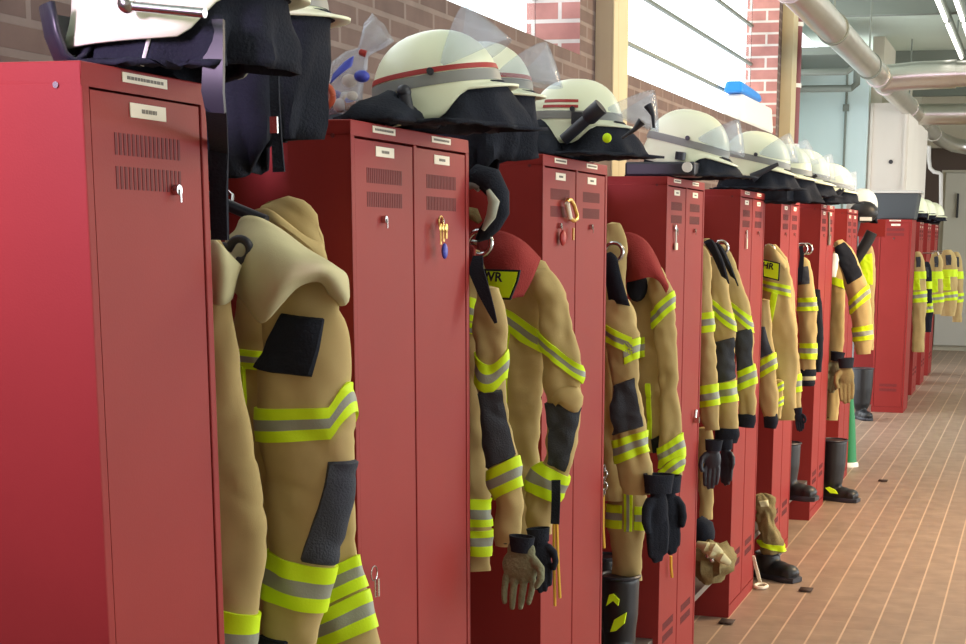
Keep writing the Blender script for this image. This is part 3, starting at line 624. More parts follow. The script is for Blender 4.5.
# far row garments
for k, (x, y0, w_, Y, lab, h) in enumerate(((918, 252, 15, 16.5, 'yellow tan jacket hanging right beside the locker under the grey crate', 100), (927, 262, 10, 17.5, 'dark jacket between the first far lockers', 70), (936, 252, 14, 17.75, 'yellow tan jacket in the middle of the far row', 62),
                                        (948, 250, 18, 18.95, 'wide yellow jacket near the end of the far row', 66), (957, 252, 12, 20.2, 'last tan jacket of the far row, nearest the far wall', 70))):
    J = jacket(lab, x, y0, Y, 'jackets of the far row')
    b = Tube(Y, [(x-1, y0, w_*.5), (x, y0+9, w_*.9), (x, y0+30, w_), (x+1, y0+50, w_*.95), (x, y0+h, w_*.8)], .6, .006, 12, 40+k)
    bo = b.mesh('body', [BLACK, BLACK] if k == 1 else CU, J, step=5)
    b.band(bo, y0+20, y0+20, 7, fr=(.98, .99)); b.band(bo, y0+42, y0+41, 9)
    b.patch(bo, ((-.3, y0+6), (.5, y0+6), (.4, y0+16), (-.2, y0+16)), 'dark_pad', PATCH)
    if k in (0, 2, 3): b.patch(bo, ((-.8, y0+26), (.3, y0+26), (.3, y0+40), (-.8, y0+40)), 'yellow_panel', YEL)

# ------------------------------------------------------------------ helmets
def H_rim(ph): a = abs((ph+PI) % (2*PI)-PI); return -.012-.050*sstep(math.radians(58), math.radians(92), a)
def H_fl(ph):
    a = abs((ph+PI) % (2*PI)-PI); return .26*(1-sstep(0, math.radians(75), a))+.05+.10*sstep(math.radians(110), PI, a)
def H_pt(ph, e, v, s=1.0):
    c, n = math.cos(ph), math.sin(ph); ax = .124 if c > 0 else .134
    if v <= 0:
        ce = math.cos(e)**.86; return Vector((ax*c*ce*s, .106*n*ce*s, .118*math.sin(e)*s))
    k = 1+H_fl(ph)*v**1.6; return Vector((ax*c*k*s, .106*n*k*s, H_rim(ph)*v*s))
def helmet(px, py, Y, yaw, tilt, label, stripe=('grey',), visor=40, cloth=None, lamp=None, scale=1.0, shell=None, roll=0, smoked=False, spread=1.35, group='fire helmets on the lockers', raised_drop=None, pos=None, badge=False, pivm=None, vx=0):
    c = pos or atY(px, py, Y)
    t = empty('fire_helmet', c, label, 'helmet', group)
    L = Matrix.Rotation(math.radians(yaw), 4, 'Z') @ Matrix.Rotation(-math.radians(tilt), 4, 'Y') @ Matrix.Rotation(math.radians(roll), 4, 'X') @ Matrix.Scale(scale, 4)
    W = Matrix.Translation(c) @ L; n = 48
    rows = [[H_pt(2*PI*j/n, e, 0) for j in range(n)] for e in [PI/2*(1-i/10)*.99 for i in range(11)]] + [[H_pt(2*PI*j/n, 0, v) for j in range(n)] for v in (.25, .5, .75, 1)]
    MB().grid(rows, 0, True).fan(rows[0]).xf(W).build('shell', shell or HELM, t, True, solid=.005)
    rows = [[H_pt(2*PI*j/n, e, 0)*.94 for j in range(n)] for e in [PI/2*(1-i/6)*.99 for i in range(7)]] + [[H_pt(2*PI*j/n, 0, v).lerp(Vector((0, 0, H_rim(2*PI*j/n)*v)), .12) for j in range(n)] for v in (.5, .9)]
    MB().grid(rows, 0, True).fan(rows[-1], Vector((0, 0, -.01))).xf(W).build('liner', BLACK, t, True)
    def band(z0, z1, m, nm, a0=-PI, a1=PI):
        rr = []; N = 40
        for z, k in ((z0, 1.0), (z0, 1.04), ((z0+z1)/2, 1.042), (z1, 1.04), (z1, 1.0)):
            e = math.asin(z/.118); rr.append([Vector((p.x*k, p.y*k, p.z)) for p in [H_pt(a0+(a1-a0)*j/N, e, 0) for j in range(N if a1-a0 > 6.2 else N+1)]])
        MB().grid(rr, 0, a1-a0 > 6.2).xf(W).build(nm, m, t, True)
    if 'grey' in stripe: band(.004, .026, HGREY, 'grey_band')
    if 'red' in stripe: band(.028, .038, HRED, 'red_band')
    if badge: band(.034, .042, HRED, 'red_mark', -2.3, -1.45); band(.049, .057, HRED, 'red_mark', -2.3, -1.45)
    if visor is not None:
        V = Matrix.Translation((vx, 0, .03)) @ Matrix.Rotation(-math.radians(visor), 4, 'Y'); rr = []
        for i in range(7):
            v = i/6; rr.append([V @ Vector((.140*math.cos(a)*(1-.10*(v-.5)**2), .114*math.sin(a), (.045-.115*v)*(max(.02, math.cos(a*1.05))**.8))) for a in [math.radians(-84+168*j/22) for j in range(23)]])
        MB().grid(rr).xf(W).build('visor', VISORD if smoked else VISOR, t, True, solid=.003)
        for sgn in (-1, 1): MB().tube([(0, sgn*.100, .03), (0, sgn*.119, .03)], .007, 12).xf(W).build('visor_pivot', pivm or PLAST, t, True)
    if cloth:
        a0, a1, drop, zmin = cloth; N = 44; rr = []
        for i in range(9):
            v = i/8; r = []
            for j in range(N+1):
                a = math.radians(a0+(a1-a0)*j/N); p = H_pt(a, 0, 1); p = Vector((p.x*.80, p.y*.84, p.z+.014)); q = W @ p
                out = (L.to_3x3() @ Vector((math.cos(a), math.sin(a), 0))); out.z = 0; out.normalize()
                f = (math.sin(a*9)*.016+math.sin(a*5+1)*.014+noise.noise(Vector((a*3, v*3, px*.1)))*.02)*v
                q = q+out*(v*drop*(spread-1)*.6+f); q.z -= v*drop+.01*noise.noise(Vector((a*2, v*2, px)))*v
                if zmin is not None and q.z < zmin: ex = zmin-q.z; q = q+out*min(ex*.5, .04); q.z = zmin+.002+.006*abs(math.sin(a*7+v*9))
                r.append(q)
            rr.append(r)
        MB().grid(rr).build('neck_cloth', BLACK, t, True, solid=.006)
    if lamp:
        side = lamp; p0 = Vector((-.02, side*.128, -.055)); p1 = Vector((.085, side*.150, .035))
        b = MB().tube([p0, p0.lerp(p1, .6)], .016, 14).tube([p0.lerp(p1, .6), p0.lerp(p1, .68), p1], [.016, .023, .023], 14).box((.0, side*.118-.012, -.012), (.03, side*.118+.02, .02)); b.xf(W).build('lamp', PLAST, t, True)
    return t, W
Z = 1.803
# nearest: seen from below, faces the aisle, dark neck flap standing out at the back
t, W_ = helmet(182, -3, 1.90, 24, 4, 'nearest cream helmet, cut off by the top edge, dark flap at its left', ('grey',), 62, (-180, 180, .10, Z), None, 1.02, spread=.9)
rr = []
for i in range(6):
    v = i/5; r = []
    for j in range(25):
        a = math.radians(100+112*j/24); q = W_ @ Vector((.138*math.cos(a)*(.9+.36*math.sin(v*1.57)), .112*math.sin(a)*(.9+.4*math.sin(v*1.57)), -.055-.045*math.sin(v*PI)+.045*v)); r.append(q)
    rr.append(r)
MB().grid(rr).build('neck_flap', PLAST, t, True, solid=.006)
MB().ribbon([atY(216, 20, 1.83), atY(214, 60, 1.82), atY(213, 92, 1.82), atY(216, 112, 1.83)], [.022, .028, .030, .026], (1, 0, 0), .003).build('neck_strap', PLAST, t, True)
MB().ribbon([atY(216, 110, 1.83), atY(219, 150, 2.02), atY(219, 190, 2.03), atY(220, 240, 2.03)], .026, (1, 0, 0), .003).build('hanging_strap', BLACK, t, True)
MB().tube([atY(130, 6, 1.76), atY(205, 13, 1.76)], .006, 10).build('visor_bar', CHROME, t, True)
MB().ball(atY(127, 4, 1.76), .012).build('visor_knob', CHROME, t, True)
MB().tube([atY(150, 34, 1.80), atY(142, 66, 1.80)], .0025, 6).build('cord', WPLAST, t, True)
# second: on the shelf, black neck cloth down over the shelf edge
t, W_ = helmet(247, 16, 2.36, 18, 3, 'cream helmet on the rack behind the nearest locker with long black neck cloth', ('grey',), 66, (-180, 180, .20, None), None, 1.02, spread=.62)
strap('chin_strap', [(274, 60, 2.20), (275, 100, 2.18), (277, 140, 2.18), (279, 172, 2.18)], [10, 10, 11, 13], BLACK, t)
MB().ball(atY(238, 70, 2.19), (.018, .006, .014)).build('badge', SILV, t, True); MB().box(atY(274, 125, 2.17)-Vector((.006, .002, .012)), atY(274, 125, 2.17)+Vector((.006, .002, .012))).build('buckle', CHROME, t)
# third: red and grey bands
t, W_ = helmet(440, 92, 2.93, 14, 9, 'cream helmet with a red stripe and raised visor on the second locker', ('grey', 'red'), 46, (-180, 180, .10, Z), None, .95, spread=1.8, vx=.015)
MB().tube([atY(404, 92, 2.79), atY(408, 112, 2.79)], .012, 12).ball(atY(404, 92, 2.79), .014).build('lamp_bracket', PLAST, t, True)
t, W_ = helmet(482, 92, 3.42, 8, 0, 'cream helmet with a thin red band and raised visor, right behind the red striped one', ('grey', 'red'), 20, (-180, 180, .15, None), None, .9, spread=.8, vx=.05)
t, W_ = helmet(578, 123, 4.02, 8, -1, 'cream helmet with two short red marks and a torch, on the third locker', ('grey',), 8, (-180, 180, .11, Z), -1, .92, spread=2.0, badge=True, vx=.085)
MB().ball(atY(607, 138, 3.86), (.012, .005, .012)).build('reflector', YEL, t, True)
for q in (((648, 105), (653, 115), (654, 128)), ((642, 121), (634, 130), (622, 138))): MB().tube([atY(x, y, 3.9) for x, y in q], [.012, .006, .004], 8).build('visor_arm', PLAST, t, True)
t, W_ = helmet(689, 150, 5.36, 6, -14, 'cream helmet tipped forward with a grey band, on the fourth locker', ('grey',), 24, (-180, 180, .10, Z), None, 1.1, vx=.02, spread=1.9)
MB().tube([atY(681, 152, 5.22), atY(680, 160, 5.22)], .018, 12).build('lamp_bracket', PLAST, t, True)
t, W_ = helmet(757, 164, 6.62, 4, -12, 'cream helmet tipped forward on the fifth locker below the blue object on the sill', ('grey',), 30, (-180, 180, .11, Z), None, 1.1, spread=1.5)
MB().tube([atY(752, 178, 6.48), atY(762, 172, 6.48), atY(778, 164, 6.5)], [.02, .012, .008], 8).build('visor_arm', PLAST, t, True)
t, W_ = helmet(783, 172, 7.1, -8, -10, 'cream helmet on the rack between the fifth and sixth lockers', ('grey',), 40, (-180, 180, .12, 1.76), None, 1.02, spread=1.4)
t, W_ = helmet(801, 177, 7.7, -4, -10, 'cream helmet with long clear visor on the sixth locker', ('grey',), 20, (-180, 180, .09, Z), None, 1.1, spread=1.4)
MB().tube([atY(797, 182, 7.55), atY(808, 180, 7.55), atY(817, 175, 7.55)], [.02, .012, .008], 8).build('visor_arm', PLAST, t, True)
t, W_ = helmet(829, 187, 9.0, -4, -8, 'cream helmet on the seventh locker against the pale blue wall', ('grey',), 10, (-180, 180, .09, Z), None, 1.08, spread=1.4)
for q in (((834, 194), (841, 189)), ((838, 196), (844, 189))): MB().tube([atY(x, y, 8.85) for x, y in q], .008, 8).build('visor_arm', PLAST, t, True)
t, W_ = helmet(0, 0, 0, 0, 0, 'small white helmet lying low at the far end of the seventh locker', (), None, (-180, 180, .05, Z), None, .95, HWHITE, spread=1.2, pos=Vector((-.12, 9.3, 1.84)))
# helmet hung up with a face mask
t, W_ = helmet(862, 206, 11.2, -75, -6, 'white helmet hanging with a black face mask beside the grey crate', (), None, (60, 300, .07, None), None, 1.0, HWHITE, spread=1.0, group='helmets hung up')
mk = atY(864, 212, 11.05)
MB().ball(mk, (.10, .05, .075), nu=16).build('face_mask', RUB, t, True); MB().box(mk+Vector((-.02, -.06, -.06)), mk+Vector((.06, -.045, -.035))).build('mask_valve', WPLAST, t)
MB().tube([mk+Vector((-.04, -.02, -.06)), mk+Vector((-.06, -.02, -.15)), mk+Vector((-.06, 0, -.26))], .025, 10).build('mask_hose', PLAST, t, True)
bx = atY(867, 228, 11.4); o = MB().box(bx+Vector((-.13, 0, -.06)), bx+Vector((.13, .02, .06))).build('wall_board', RED); tag(o, 'red board behind the helmet with the face mask', 'board')
for k, (y, lab) in enumerate(((15.9, 'pale helmet right behind the grey crate'), (17.1, 'pale helmet second behind the grey crate'), (18.4, 'pale helmet at the end of the far row'))):
    helmet(0, 0, 0, -70+k*20, 0, lab, (), None, (-180, 180, .06, Z), None, 1.25, HELM, spread=1.2, group='helmets on the far row', pos=Vector((-.02, y, 1.89)))

# neck hood looped below the fourth helmet
hd = empty('neck_hood', atY(484, 205, 3.30), 'black patterned hood looped and hanging between the second and third lockers', 'hood')
MB().tube([atY(x, y, 3.28) for x, y in ((468, 182), (478, 176), (490, 180), (499, 195), (500, 212), (493, 224), (484, 234), (477, 240))], [.016, .026, .030, .024, .022, .020, .016, .006], 12).build('cloth', BLACK, hd, True)
MB().tube([atY(x, y, 3.235) for x, y in ((488, 190), (494, 202), (491, 216), (483, 230))], [.005, .013, .011, .004], 10).build('grey_lining', SILV, hd, True)
MB().tube([atY(x, y, 3.27) for x, y in ((466, 212), (474, 214), (480, 222))], [.012, .014, .006], 10).build('yellow_lining', KHAKI, hd, True)
MB().tube([atY(x, y, 3.27) for x, y in ((466, 186), (474, 184), (480, 188))], .010, 10).build('grey_cord', HGREY, hd, True)

# ------------------------------------------------------------------ gloves
def glove(px, py, Y, hpx, label, m, yaw=0, tilt=0, thumb=1, fat=1.0, cuffm=None, group='work gloves on the racks'):
    p = atY(px, py, Y); s = hpx/pxm(p)/.26
    t = empty('work_glove', p, label, 'glove', group)
    W = Matrix.Translation(p) @ Matrix.Rotation(yaw, 4, 'Z') @ Matrix.Rotation(tilt, 4, 'Y') @ Matrix.Scale(s, 4)
    mb = MB(); mb.ball((0, 0, -.105), (.052*fat, .024, .062), nu=16, nv=10); mb.ball((0, 0, -.05), (.040*fat, .022, .045), nu=14)
    for x, l, r in ((-.036, .070, .0115), (-.012, .085, .0125), (.013, .080, .0125), (.037, .060, .011)):
        x *= fat; mb.tube([(x*.9, 0, -.12), (x*1.05, -.006, -.155), (x*1.02, -.016, -.165-l*.5), (x*.92, -.020, -.165-l)], [r*1.1, r*1.1, r, r*.85], 10); mb.ball((x*.92, -.020, -.165-l), r*.85, nu=8, nv=6)
    k = thumb; mb.tube([(k*.035*fat, -.005, -.075), (k*.062*fat, -.018, -.10), (k*.066*fat, -.026, -.135), (k*.056*fat, -.03, -.16)], [.017, .015, .0135, .011], 10); mb.ball((k*.056*fat, -.03, -.16), .011, nu=8, nv=6)
    mb.xf(W); remesh(mb, 'hand', m, t, .0045*s, 3)
    cu = MB(); rows = [[Vector((a*math.cos(q), .7*a*math.sin(q), z)) for q in [2*PI*j/16 for j in range(16)]] for z, a in ((-.055, .040), (-.03, .043), (0, .047), (0, .040), (-.02, .036))]
    cu.grid(rows, 0, True).fan(rows[-1]).xf(W); cu.build('cuff', cuffm or BLACK, t, True)
    return t
glove(522, 536, 3.24, 76, 'grey green leather glove hanging in front of the third locker', GLOVEM, -.1, .05, 1, 1.35)
glove(538, 528, 3.42, 66, 'black glove hanging behind the grey green one', BLACK, .3, -.08, 1, .9)
glove(659, 474, 4.50, 90, 'left black glove of the pair below the red hood collar', BLACK, .5, .02, -1, .62)
glove(668, 476, 4.60, 80, 'right black glove of the pair below the red hood collar', BLACK, .6, -.05, 1, .6)
glove(714, 440, 5.72, 50, 'dark grey glove clipped below the middle sleeve beside the fourth locker', PLAST, .2, .05, -1, .9)
glove(725, 440, 5.80, 46, 'dark grey glove clipped right of its twin beside the fourth locker', PLAST, -.3, -.12, 1, .8)
glove(798, 408, 7.0, 24, 'small black glove peeping from the cuff beside the sixth locker', BLACK, .2, -.15, 1, 1.0)
glove(846, 358, 9.5, 46, 'tan work glove hanging above the green cone', KHAKI, .2, -.05, -1, .9)
glove(838, 352, 9.6, 42, 'yellow grey work glove hanging left of the tan one', GLOVEM, -.2, .1, -1, .8)

# ------------------------------------------------------------------ keys, carabiner, tags, cords
kr = empty('key_ring', atX(441, 226, .02), 'brass keys with a blue fob on the second locker', 'keys')
p = atX(441, 222, .014)
MB().tube([p+Vector((0, .012*math.cos(a), .012*math.sin(a))) for a in [2*PI*i/14 for i in range(15)]], .0016, 6).build('ring', BRASS, kr, True)
for k in range(3): MB().box(p+Vector((.002+.003*k, -.012+k*.008, -.045+k*.006)), p+Vector((.0035+.003*k, -.004+k*.008, -.010))).ball(p+Vector((.003+.003*k, -.008+k*.008, -.012)), (.002, .009, .009)).build('key', BRASS, kr, True)
MB().ball(p+Vector((.006, .004, -.058)), (.006, .011, .016)).build('fob', CANDYB, kr, True)
kr = empty('key_ring', atX(376, 566, .02), 'chrome keys hanging low on the second locker beside the striped hem', 'keys')
p = atX(374, 566, .014)
MB().tube([p+Vector((0, .014*math.cos(a), -.014+.014*math.sin(a))) for a in [2*PI*i/14 for i in range(15)]], .0014, 6).build('ring', CHROME, kr, True)
for k in range(2): MB().box(p+Vector((.002+.003*k, -.004+k*.008, -.06)), p+Vector((.0035+.003*k, .003+k*.008, -.026))).build('key', CHROME, kr, True)
cb = empty('carabiner', atX(572, 208, .02), 'brass carabiner clipped to the left door of the third locker', 'carabiner')
MB().tube([atX(x, y, .012) for x, y in ((567, 202), (568, 200), (571, 200), (574, 205), (577, 215), (577, 219), (574, 221), (570, 218), (568, 210), (567, 202))], .0055, 8).build('ring', BRASS, cb, True)
MB().tube([atX(x, y, .016) for x, y in ((567, 203), (570, 218))], .007, 8).build('gate', LABEL, cb, True)
MB().box(atX(572, 240, .008), atX(574.5, 228, .012)).build('key', BRASS, cb); MB().ball(atX(563, 238, .01), (.008, .018, .020)).build('red_fob', HRED, cb, True)
wt = empty('key_tag', atX(676, 238, .01), 'white tag on a cord on the fourth locker', 'tag')
MB().box(atX(674.6, 250, .004), atX(678, 243, .008)).build('card', LABEL, wt); MB().tube([atX(676, 227, .006), atX(676, 244, .006)], .004, 6).build('cord', WPLAST, wt, True); MB().ball(atX(676, 228, .006), (.004, .012, .012)).build('ring', CHROME, wt, True)
wt = empty('key_tag', atX(747, 244, .01), 'white tag hanging on the fifth locker door', 'tag')
MB().box(atX(746, 249, .004), atX(748, 238, .008)).build('card', LABEL, wt); MB().tube([atX(747, 230, .006), atX(747, 239, .006)], .004, 6).build('cord', WPLAST, wt, True)
wt = empty('key_tag', atX(829, 240, .01), 'dark tag and cord hanging on the seventh locker', 'tag')
MB().tube([atX(829, 212, .006), atX(829, 240, .006)], .008, 6).build('cord', INK, wt, True); MB().box(atX(828, 245, .004), atX(831, 236, .012)).build('card', INK, wt)
rc = empty('rescue_strap', atY(555, 500, 3.40), 'black strap with two yellow cords hanging in front of the third locker', 'strap')
strap('strap', [(556, 480, 3.46), (556, 500, 3.45), (555, 524, 3.45)], 9, BLACK, rc)
for pts in (((554, 524), (554, 560), (555, 606)), ((557, 524), (558, 560), (560, 598))): MB().tube([atY(x, y, 3.45) for x, y in pts], .004, 6).build('cord', ORANGE, rc, True)
o = MB().tube([atX(671, 556, .012), atX(671, 566, .012), atX(672, 577, .012)], .006, 6).build('orange_cord', ORANGE, None, True); tag(o, 'short orange cord end on the fourth locker below the black gloves', 'cord')
rc = empty('chain', atY(604, 480, 4.45), 'steel chain with a yellow cord hanging at the edge of the third locker', 'chain')
for k in range(5):
    c = atY(604, 468+k*6, 4.42); ax = Vector((1, 0, 0)) if k % 2 else Vector((0, 1, 0))
    MB().tube([c+ax*.010*math.cos(a)+Vector((0, 0, .013*math.sin(a))) for a in [2*PI*i/12 for i in range(13)]], .0025, 6).build('link', CHROME, rc, True)
MB().tube([atY(603, 495, 4.42), atY(603, 530, 4.42), atY(604, 548, 4.42)], .006, 6).build('cord', ORANGE, rc, True)
cl = empty('clip_hook', atX(697, 420, .02), 'steel clip hooked on the edge of the fourth locker above the grey gloves', 'clip')
MB().box(atX(694, 423, .002), atX(700, 417, .02)).build('body', CHROME, cl); MB().tube([atX(696, 410, .01), atX(695, 418, .01)], .006, 8).build('ring', CHROME, cl, True)

# ------------------------------------------------------------------ boots, bundles, cone
def boot(px, py, Y, hm, yaw, label, zb, m=RUB, mark=None, cat='boot', top=.075, mz=0):
    p = atY(px, py, Y); p.z = zb
    t = empty('fire_boot', p, label, cat, 'boots below the racks')
    W = Matrix.Translation(p) @ Matrix.Rotation(yaw, 4, 'Z')
    mb = MB(); mb.tube([(0, 0, hm), (0, 0, hm*.6), (0, 0, hm*.3), (.005, 0, .09)], [top, top*.95, top*.8, .058], 18); mb.ball((.0, 0, .065), (.062, .052, .055)); mb.ball((.07, 0, .05), (.075, .050, .042)); mb.ball((.125, 0, .045), (.055, .052, .038))
    mb.box((-.055, -.045, .012), (.16, .045, .05)); mb.xf(W); remesh(mb, 'shaft', m, t, .008, 4)
    so = MB(); ring = [(-.07, -.03), (-.05, -.05), (.05, -.045), (.13, -.056), (.18, -.035), (.18, .035), (.13, .056), (.05, .045), (-.05, .05), (-.07, .03)]
    rr = [[Vector((x*k, y*k, z)) for x, y in ring] for z, k in ((0, .97), (.004, 1), (.024, 1), (.028, .95))]
    so.grid(rr, 0, True).fan(rr[0]).fan(rr[-1]).xf(W); so.build('sole', PLAST, t, True)
    rim = MB().tube([W @ Vector((top*math.cos(a), top*math.sin(a), hm)) for a in [2*PI*i/20 for i in range(21)]], .006, 6); rim.build('top_rim', PLAST, t, True)
    return t, W
t, W_ = boot(620, 600, 4.66, .31, -1.2, 'black boot with two yellow flame marks between the third and fourth lockers', .237, RUB, top=.062)
for cx, cz, pts in ((610, 600, ((604, 606), (607, 595), (611, 594), (617, 600), (616, 606), (611, 601))), (616, 620, ((608, 632), (612, 620), (624, 613), (622, 624), (614, 631)))):
    P = [atY(x+2, y, 4.592) for x, y in pts]; plate(P, .012, YEL, 'flame_mark', t)
boot(604, 610, 4.98, .30, -1.2, 'black boot half hidden behind the flame marked one', .237, top=.055)
boot(786, 470, 8.2, .30, -.2, 'black boot between the sixth and seventh lockers', .237)
t, W_ = boot(832, 480, 9.66, .38, -.25, 'black boot with a yellow mark beyond the seventh locker', .0, top=.085)
plate([atY(x, y, 9.56) for x, y in ((825, 488), (829, 487), (835, 490), (838, 494), (830, 493))], .012, YEL, 'yellow_mark', t)
boot(862, 388, 14.3, .46, -1.0, 'tall black rubber boot standing left of the locker under the grey crate', .0, top=.10)
t, W_ = boot(768, 560, 7.28, .12, -.5, 'black shoe under the bunched tan trousers beside the fifth locker', .0, top=.06)
tr = empty('bunched_trousers', atY(765, 520, 7.2), 'tan trousers bunched over the black shoe beside the fifth locker', 'trousers')
b = Tube(7.22, [(762, 494, 12), (764, 502, 20), (765, 515, 22), (768, 532, 22), (771, 545, 26), (772, 553, 24)], .8, .012, 22, 50); bo = b.mesh('leg', [KHAKI, BLACK], tr, step=3)
b.band(bo, 538, 546, 5, fr=(.98, .99)); b.patch(bo, ((-.3, 500), (.7, 500), (.6, 506), (-.2, 506)), 'waist_flap', BEIGE)
hp = empty('strap_with_ring', atY(760, 580, 6.95), 'pale strap ending in an oval ring on the floor beside the fifth locker', 'strap')
p0, p1 = atY(753, 556, 6.98), atZ(760, 582, .02)
MB().ribbon([p0, p0.lerp(p1, .5), p1], .016, (1, 0, 0), .003).build('webbing', LABEL, hp, True)
rc_ = atZ(761, 586, .012); MB().tube([rc_+Vector((.028*math.cos(a), .034*math.sin(a), .002*math.sin(a))) for a in [2*PI*i/18 for i in range(19)]], .008, 8).build('ring', LABEL, hp, True)
# khaki bundle on the bench
kb = empty('kit_bag', atY(712, 560, 5.9), 'khaki bundle with pale folds lying on the grey bench beside the fourth locker', 'bag')
c = atY(713, 562, 5.9); mb = MB(); rows = []
for i in range(13):
    a = PI*i/12*.98+.03; r = []
    for j in range(24):
        q = 2*PI*j/24; d = Vector((math.sin(a)*math.cos(q), math.sin(a)*math.sin(q), math.cos(a))); k = 1+.35*noise.noise(d*2.2)+.15*noise.noise(d*6)
        r.append(c+Vector((d.x*.085, d.y*.11, d.z*.080))*k)
    rows.append(r)
mb.grid(rows, 0, True).fan(rows[0]).fan(rows[-1]); mb.build('body', KHAKI, kb, True)
for x, y, rx in ((706, 547, .035), (714, 548, .045), (722, 558, .04), (712, 553, .03)): MB().tube([atY(x-8, y-3, 5.80), atY(x, y, 5.77), atY(x+7, y+5, 5.80)], [.012, .022, .012], 10).build('fold', BEIGE, kb, True)
for x, y in ((708, 556), (712, 560)): MB().ball(atY(x, y, 5.77), (.012, .01, .010)).build('buckle', CHROME, kb, True)
bk = empty('neck_roll', atY(706, 528, 6.0), 'black rolled cloth tucked above the khaki bundle', 'cloth')
MB().tube([atY(x, y, 6.0) for x, y in ((696, 520), (702, 528), (706, 538), (712, 542))], [.03, .05, .045, .02], 12).build('roll', BLACK, bk, True)
# green cone
gc = empty('marker_cone', atZ(848, 466, 0), 'slim green cone with a white foot standing past the seventh locker', 'cone')
c = atZ(848, 466, 0)
MB().tube([c+Vector((0, 0, .03)), c+Vector((0, 0, .05)), c+Vector((-.005, 0, .30)), c+Vector((-.015, 0, .56))], [.062, .058, .045, .025], 18).build('body', GREEN, gc, True)
MB().tube([c+Vector((0, 0, .0)), c+Vector((0, 0, .025)), c+Vector((0, 0, .04))], [.075, .072, .05], 18).build('foot', WPLAST, gc, True)
# grey crate with lid on the turned locker
cr_ = empty('storage_crate', (-.10, 15.2, 1.8), 'grey plastic crate with a rim standing on the turned red locker', 'crate')
b = MB(); x0, x1, y0, y1 = -.36, .10, 14.98, 15.40
b.hexa([(x0+.05, y0+.02, 1.802), (x1-.05, y0+.02, 1.802), (x1-.05, y1-.02, 1.802), (x0+.05, y1-.02, 1.802), (x0+.02, y0, 2.04), (x1-.02, y0, 2.04), (x1-.02, y1, 2.04), (x0+.02, y1, 2.04)]); b.build('tub', CRATE, cr_, bevel=.01)
MB().box((x0, y0-.02, 2.04), (x1, y1+.02, 2.065)).build('rim', LIDM, cr_, bevel=.006)
# plastic bag of sweets
bg = empty('sweet_bag', atY(342, 112, 2.78), 'clear cellophane bag of sweets tied at the neck on the second locker', 'bag')
YB = 2.76; prof = ((336, 113, 30), (335, 106, 46), (340, 92, 44), (348, 74, 34), (357, 60, 24), (363, 52, 12), (367, 46, 16), (374, 36, 28), (383, 28, 30))
rows = []
for i, (x, y, w_) in enumerate(prof):
    p = atY(x, y, YB); d = (atY(*prof[min(i+1, 8)][:2], YB)-atY(*prof[max(i-1, 0)][:2], YB)).normalized(); u = d.cross(Vector((0, 1, 0))).normalized(); a = w_/2/pxm(p)
    rows.append([p+(u*math.cos(q)*a+Vector((0, 1, 0))*math.sin(q)*a*.7)*(1+.22*math.sin(q*5+i)+.15*noise.noise(Vector((q, i, 1)))) for q in [2*PI*j/36 for j in range(36)]])
MB().grid(rows, 0, True).fan(rows[0]).build('wrapper', CELLO, bg, True, solid=.001)
MB().tube([atY(361, 52, YB-.012), atY(363, 53, YB-.014), atY(366, 54, YB-.012)], .006, 8).build('tie', HRED, bg, True)
rnd = random.Random(5)
for k in range(11):
    x, y = 322+rnd.random()*30, 106-rnd.random()*34; x += (106-y)*.35
    MB().ball(atY(x, y, YB+rnd.uniform(-.02, .02)), (rnd.uniform(.010, .016), .012, rnd.uniform(.008, .014)), nu=10, nv=6).build('sweet', [CANDYW, CANDYR, CANDYB, WPLAST][k % 4], bg, True)
sheet([[(333, 74, YB-.046), (344, 62, YB-.036), (354, 56, YB-.026)], [(330, 84, YB-.05), (341, 74, YB-.045), (352, 66, YB-.032)]], 'blue_label', CANDYB, bg, .001)
c = atY(325, 96, YB-.055); MB().tube([c+Vector((.016*math.cos(a), 0, .018*math.sin(a))) for a in [2*PI*i/16 for i in range(17)]], .006, 8).build('wafer_ring', CANDYR, bg, True)
# dark folded cloths and trays on the locker tops
def cloth_heap(px0, px1, py, Y, h, label, zb, dy=.12):
    a, c2 = atY(px0, py, Y), atY(px1, py, Y); n = 16; rows = []
    for i in range(7):
        v = i/6; r = []
        for j in range(n+1):
            f = j/n; x = a.x+(c2.x-a.x)*f; z = zb+h*math.sin(PI*v)*(math.sin(PI*f)**.5)*(1+.5*noise.noise(Vector((f*4, v*3, px0)))); r.append(Vector((x, Y-dy+2*dy*v+.02*noise.noise(Vector((f*5, v, 3))), max(z, zb))))
        rows.append(r)
    o = MB().grid(rows).build('folded_cloth', BLACK, None, True, solid=.008); return tag(o, label, 'cloth')
cloth_heap(305, 350, 116, 2.95, .03, 'dark cloth lying at the back of the second locker beside the sweets', 1.806)
cloth_heap(356, 420, 118, 2.80, .05, 'dark neck cloth end spread below the red striped helmet', 1.806, .1)
cloth_heap(505, 562, 160, 3.92, .07, 'dark neck cloth end spread left of the helmet with the torch', 1.806, .1)
fb = empty('torch_case', atY(670, 172, 5.3), 'dark blue grey flat case with a bright button on the fourth locker', 'case')
c = atY(668, 172, 5.2); MB().box((c.x-.14, 5.16, 1.803), (c.x+.10, 5.30, 1.850)).build('body', PLAST, fb, bevel=.008)
MB().tube([Vector((c.x+.075, 5.165, 1.832)), Vector((c.x+.075, 5.150, 1.832))], .017, 14).build('button', WPLAST, fb, True)
rb = MB().box((-.12, 8.97, 1.803), (-.03, 9.12, 1.90)).build('red_box', RED, None, bevel=.008); tag(rb, 'small red box between helmets on the seventh locker', 'box')
sb = empty('sill_bag', (-.80, 10.9, SILL), 'white bag with a blue top standing on the window sill', 'bag')
p0 = atX(744, 107, -.76); p1 = atX(772, 97, -.80)
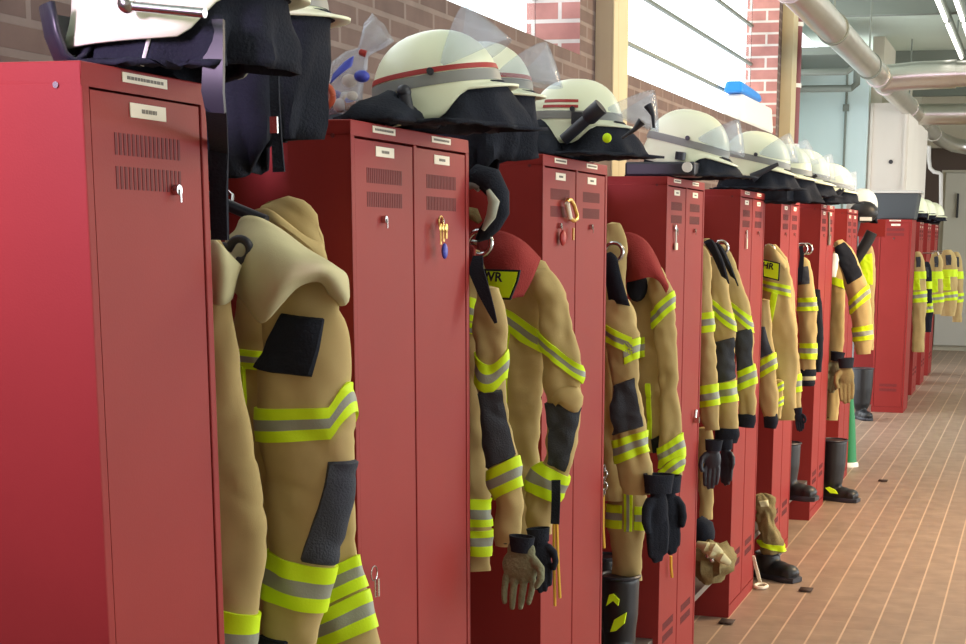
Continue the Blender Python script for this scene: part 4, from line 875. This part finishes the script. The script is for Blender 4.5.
MB().hexa([(-.90, p0.y, SILL+.002), (-.76, p0.y, SILL+.002), (-.76, 11.78, SILL+.002), (-.90, 11.78, SILL+.002), (-.89, p0.y+.04, SILL+.19), (-.77, p0.y+.04, SILL+.19), (-.77, 11.74, SILL+.19), (-.89, 11.74, SILL+.19)]).build('body', WPLAST, sb, bevel=.02)
MB().hexa([(-.90, p0.y-.02, SILL+.192), (-.765, p0.y-.02, SILL+.192), (-.765, 11.3, SILL+.192), (-.90, 11.3, SILL+.192), (-.89, p0.y, SILL+.27), (-.775, p0.y, SILL+.27), (-.775, 11.25, SILL+.25), (-.89, 11.25, SILL+.25)]).build('blue_top', BLUE, sb, bevel=.02)
for x, y, lab in ((806, 590, 'dark scrap on the floor tiles nearest the camera'), (883, 481, 'dark scrap on the floor tiles past the black boot'), (727, 622, 'dark scrap at the foot of the fifth locker')):
    c = atZ(x, y, .004); rows = [[c+Vector((.03*(i-1), .025*(j-1.5), .004+.006*abs(noise.noise(Vector((i, j, x)))))) for j in range(4)] for i in range(3)]
    o = MB().grid(rows).build('leaf_scrap', LEAF, None, True, solid=.003); tag(o, lab, 'scrap')

# ------------------------------------------------------------------ light
wd = bpy.data.worlds.new('sky'); SC.world = wd; wd.use_nodes = True
bgn = wd.node_tree.nodes['Background']; bgn.inputs['Color'].default_value = (.93, .97, 1, 1); bgn.inputs['Strength'].default_value = 3.0
def area(name, loc, rot, sx, sy, power, col=(1, 1, 1)):
    l = bpy.data.lights.new(name, 'AREA'); l.shape = 'RECTANGLE'; l.size = sx; l.size_y = sy; l.energy = power; l.color = col
    o = bpy.data.objects.new(name, l); COL.objects.link(o); o.location = loc; o.rotation_euler = rot; return o
area('gate_daylight', (8.6, 11, 1.7), (0, PI/2, 0), 3.0, 20, 390, (.96, 1, .98))
for i, y in enumerate((2.5, 7.5, 13, 18.5)): area('unseen_overhead_light', (2.2, y, 3.5), (0, 0, 0), 1.2, 3.0, 40, (1, .93, .82))
area('unseen_overhead_light', (2.4, 8.6, 3.4), Vector((-.75, 0, -.6)).to_track_quat('-Z', 'Y').to_euler(), 1.0, 2.0, 230, (1, .70, .40))  # added warm fill, no real fitting, turns the far locker fronts orange
lp = area('side_glare_fill', (-.40, -.1, 2.15), Vector((.10, .95, -.06)).to_track_quat('-Z', 'Z').to_euler(), .4, .4, 14, (.92, .66, 1))  # added unseen light for the pinkish glare on the nearest locker's side
lp.data.spread = math.radians(75)
vs = SC.view_settings; SC.display_settings.display_device = 'sRGB'
vs.view_transform = 'Standard'; vs.look = 'None'; vs.gamma = 1; vs.use_curve_mapping = False; vs.exposure = 0.0
SC.cycles.use_denoising = True
SC.cycles.transparent_max_bounces = 16; SC.cycles.max_bounces = 8
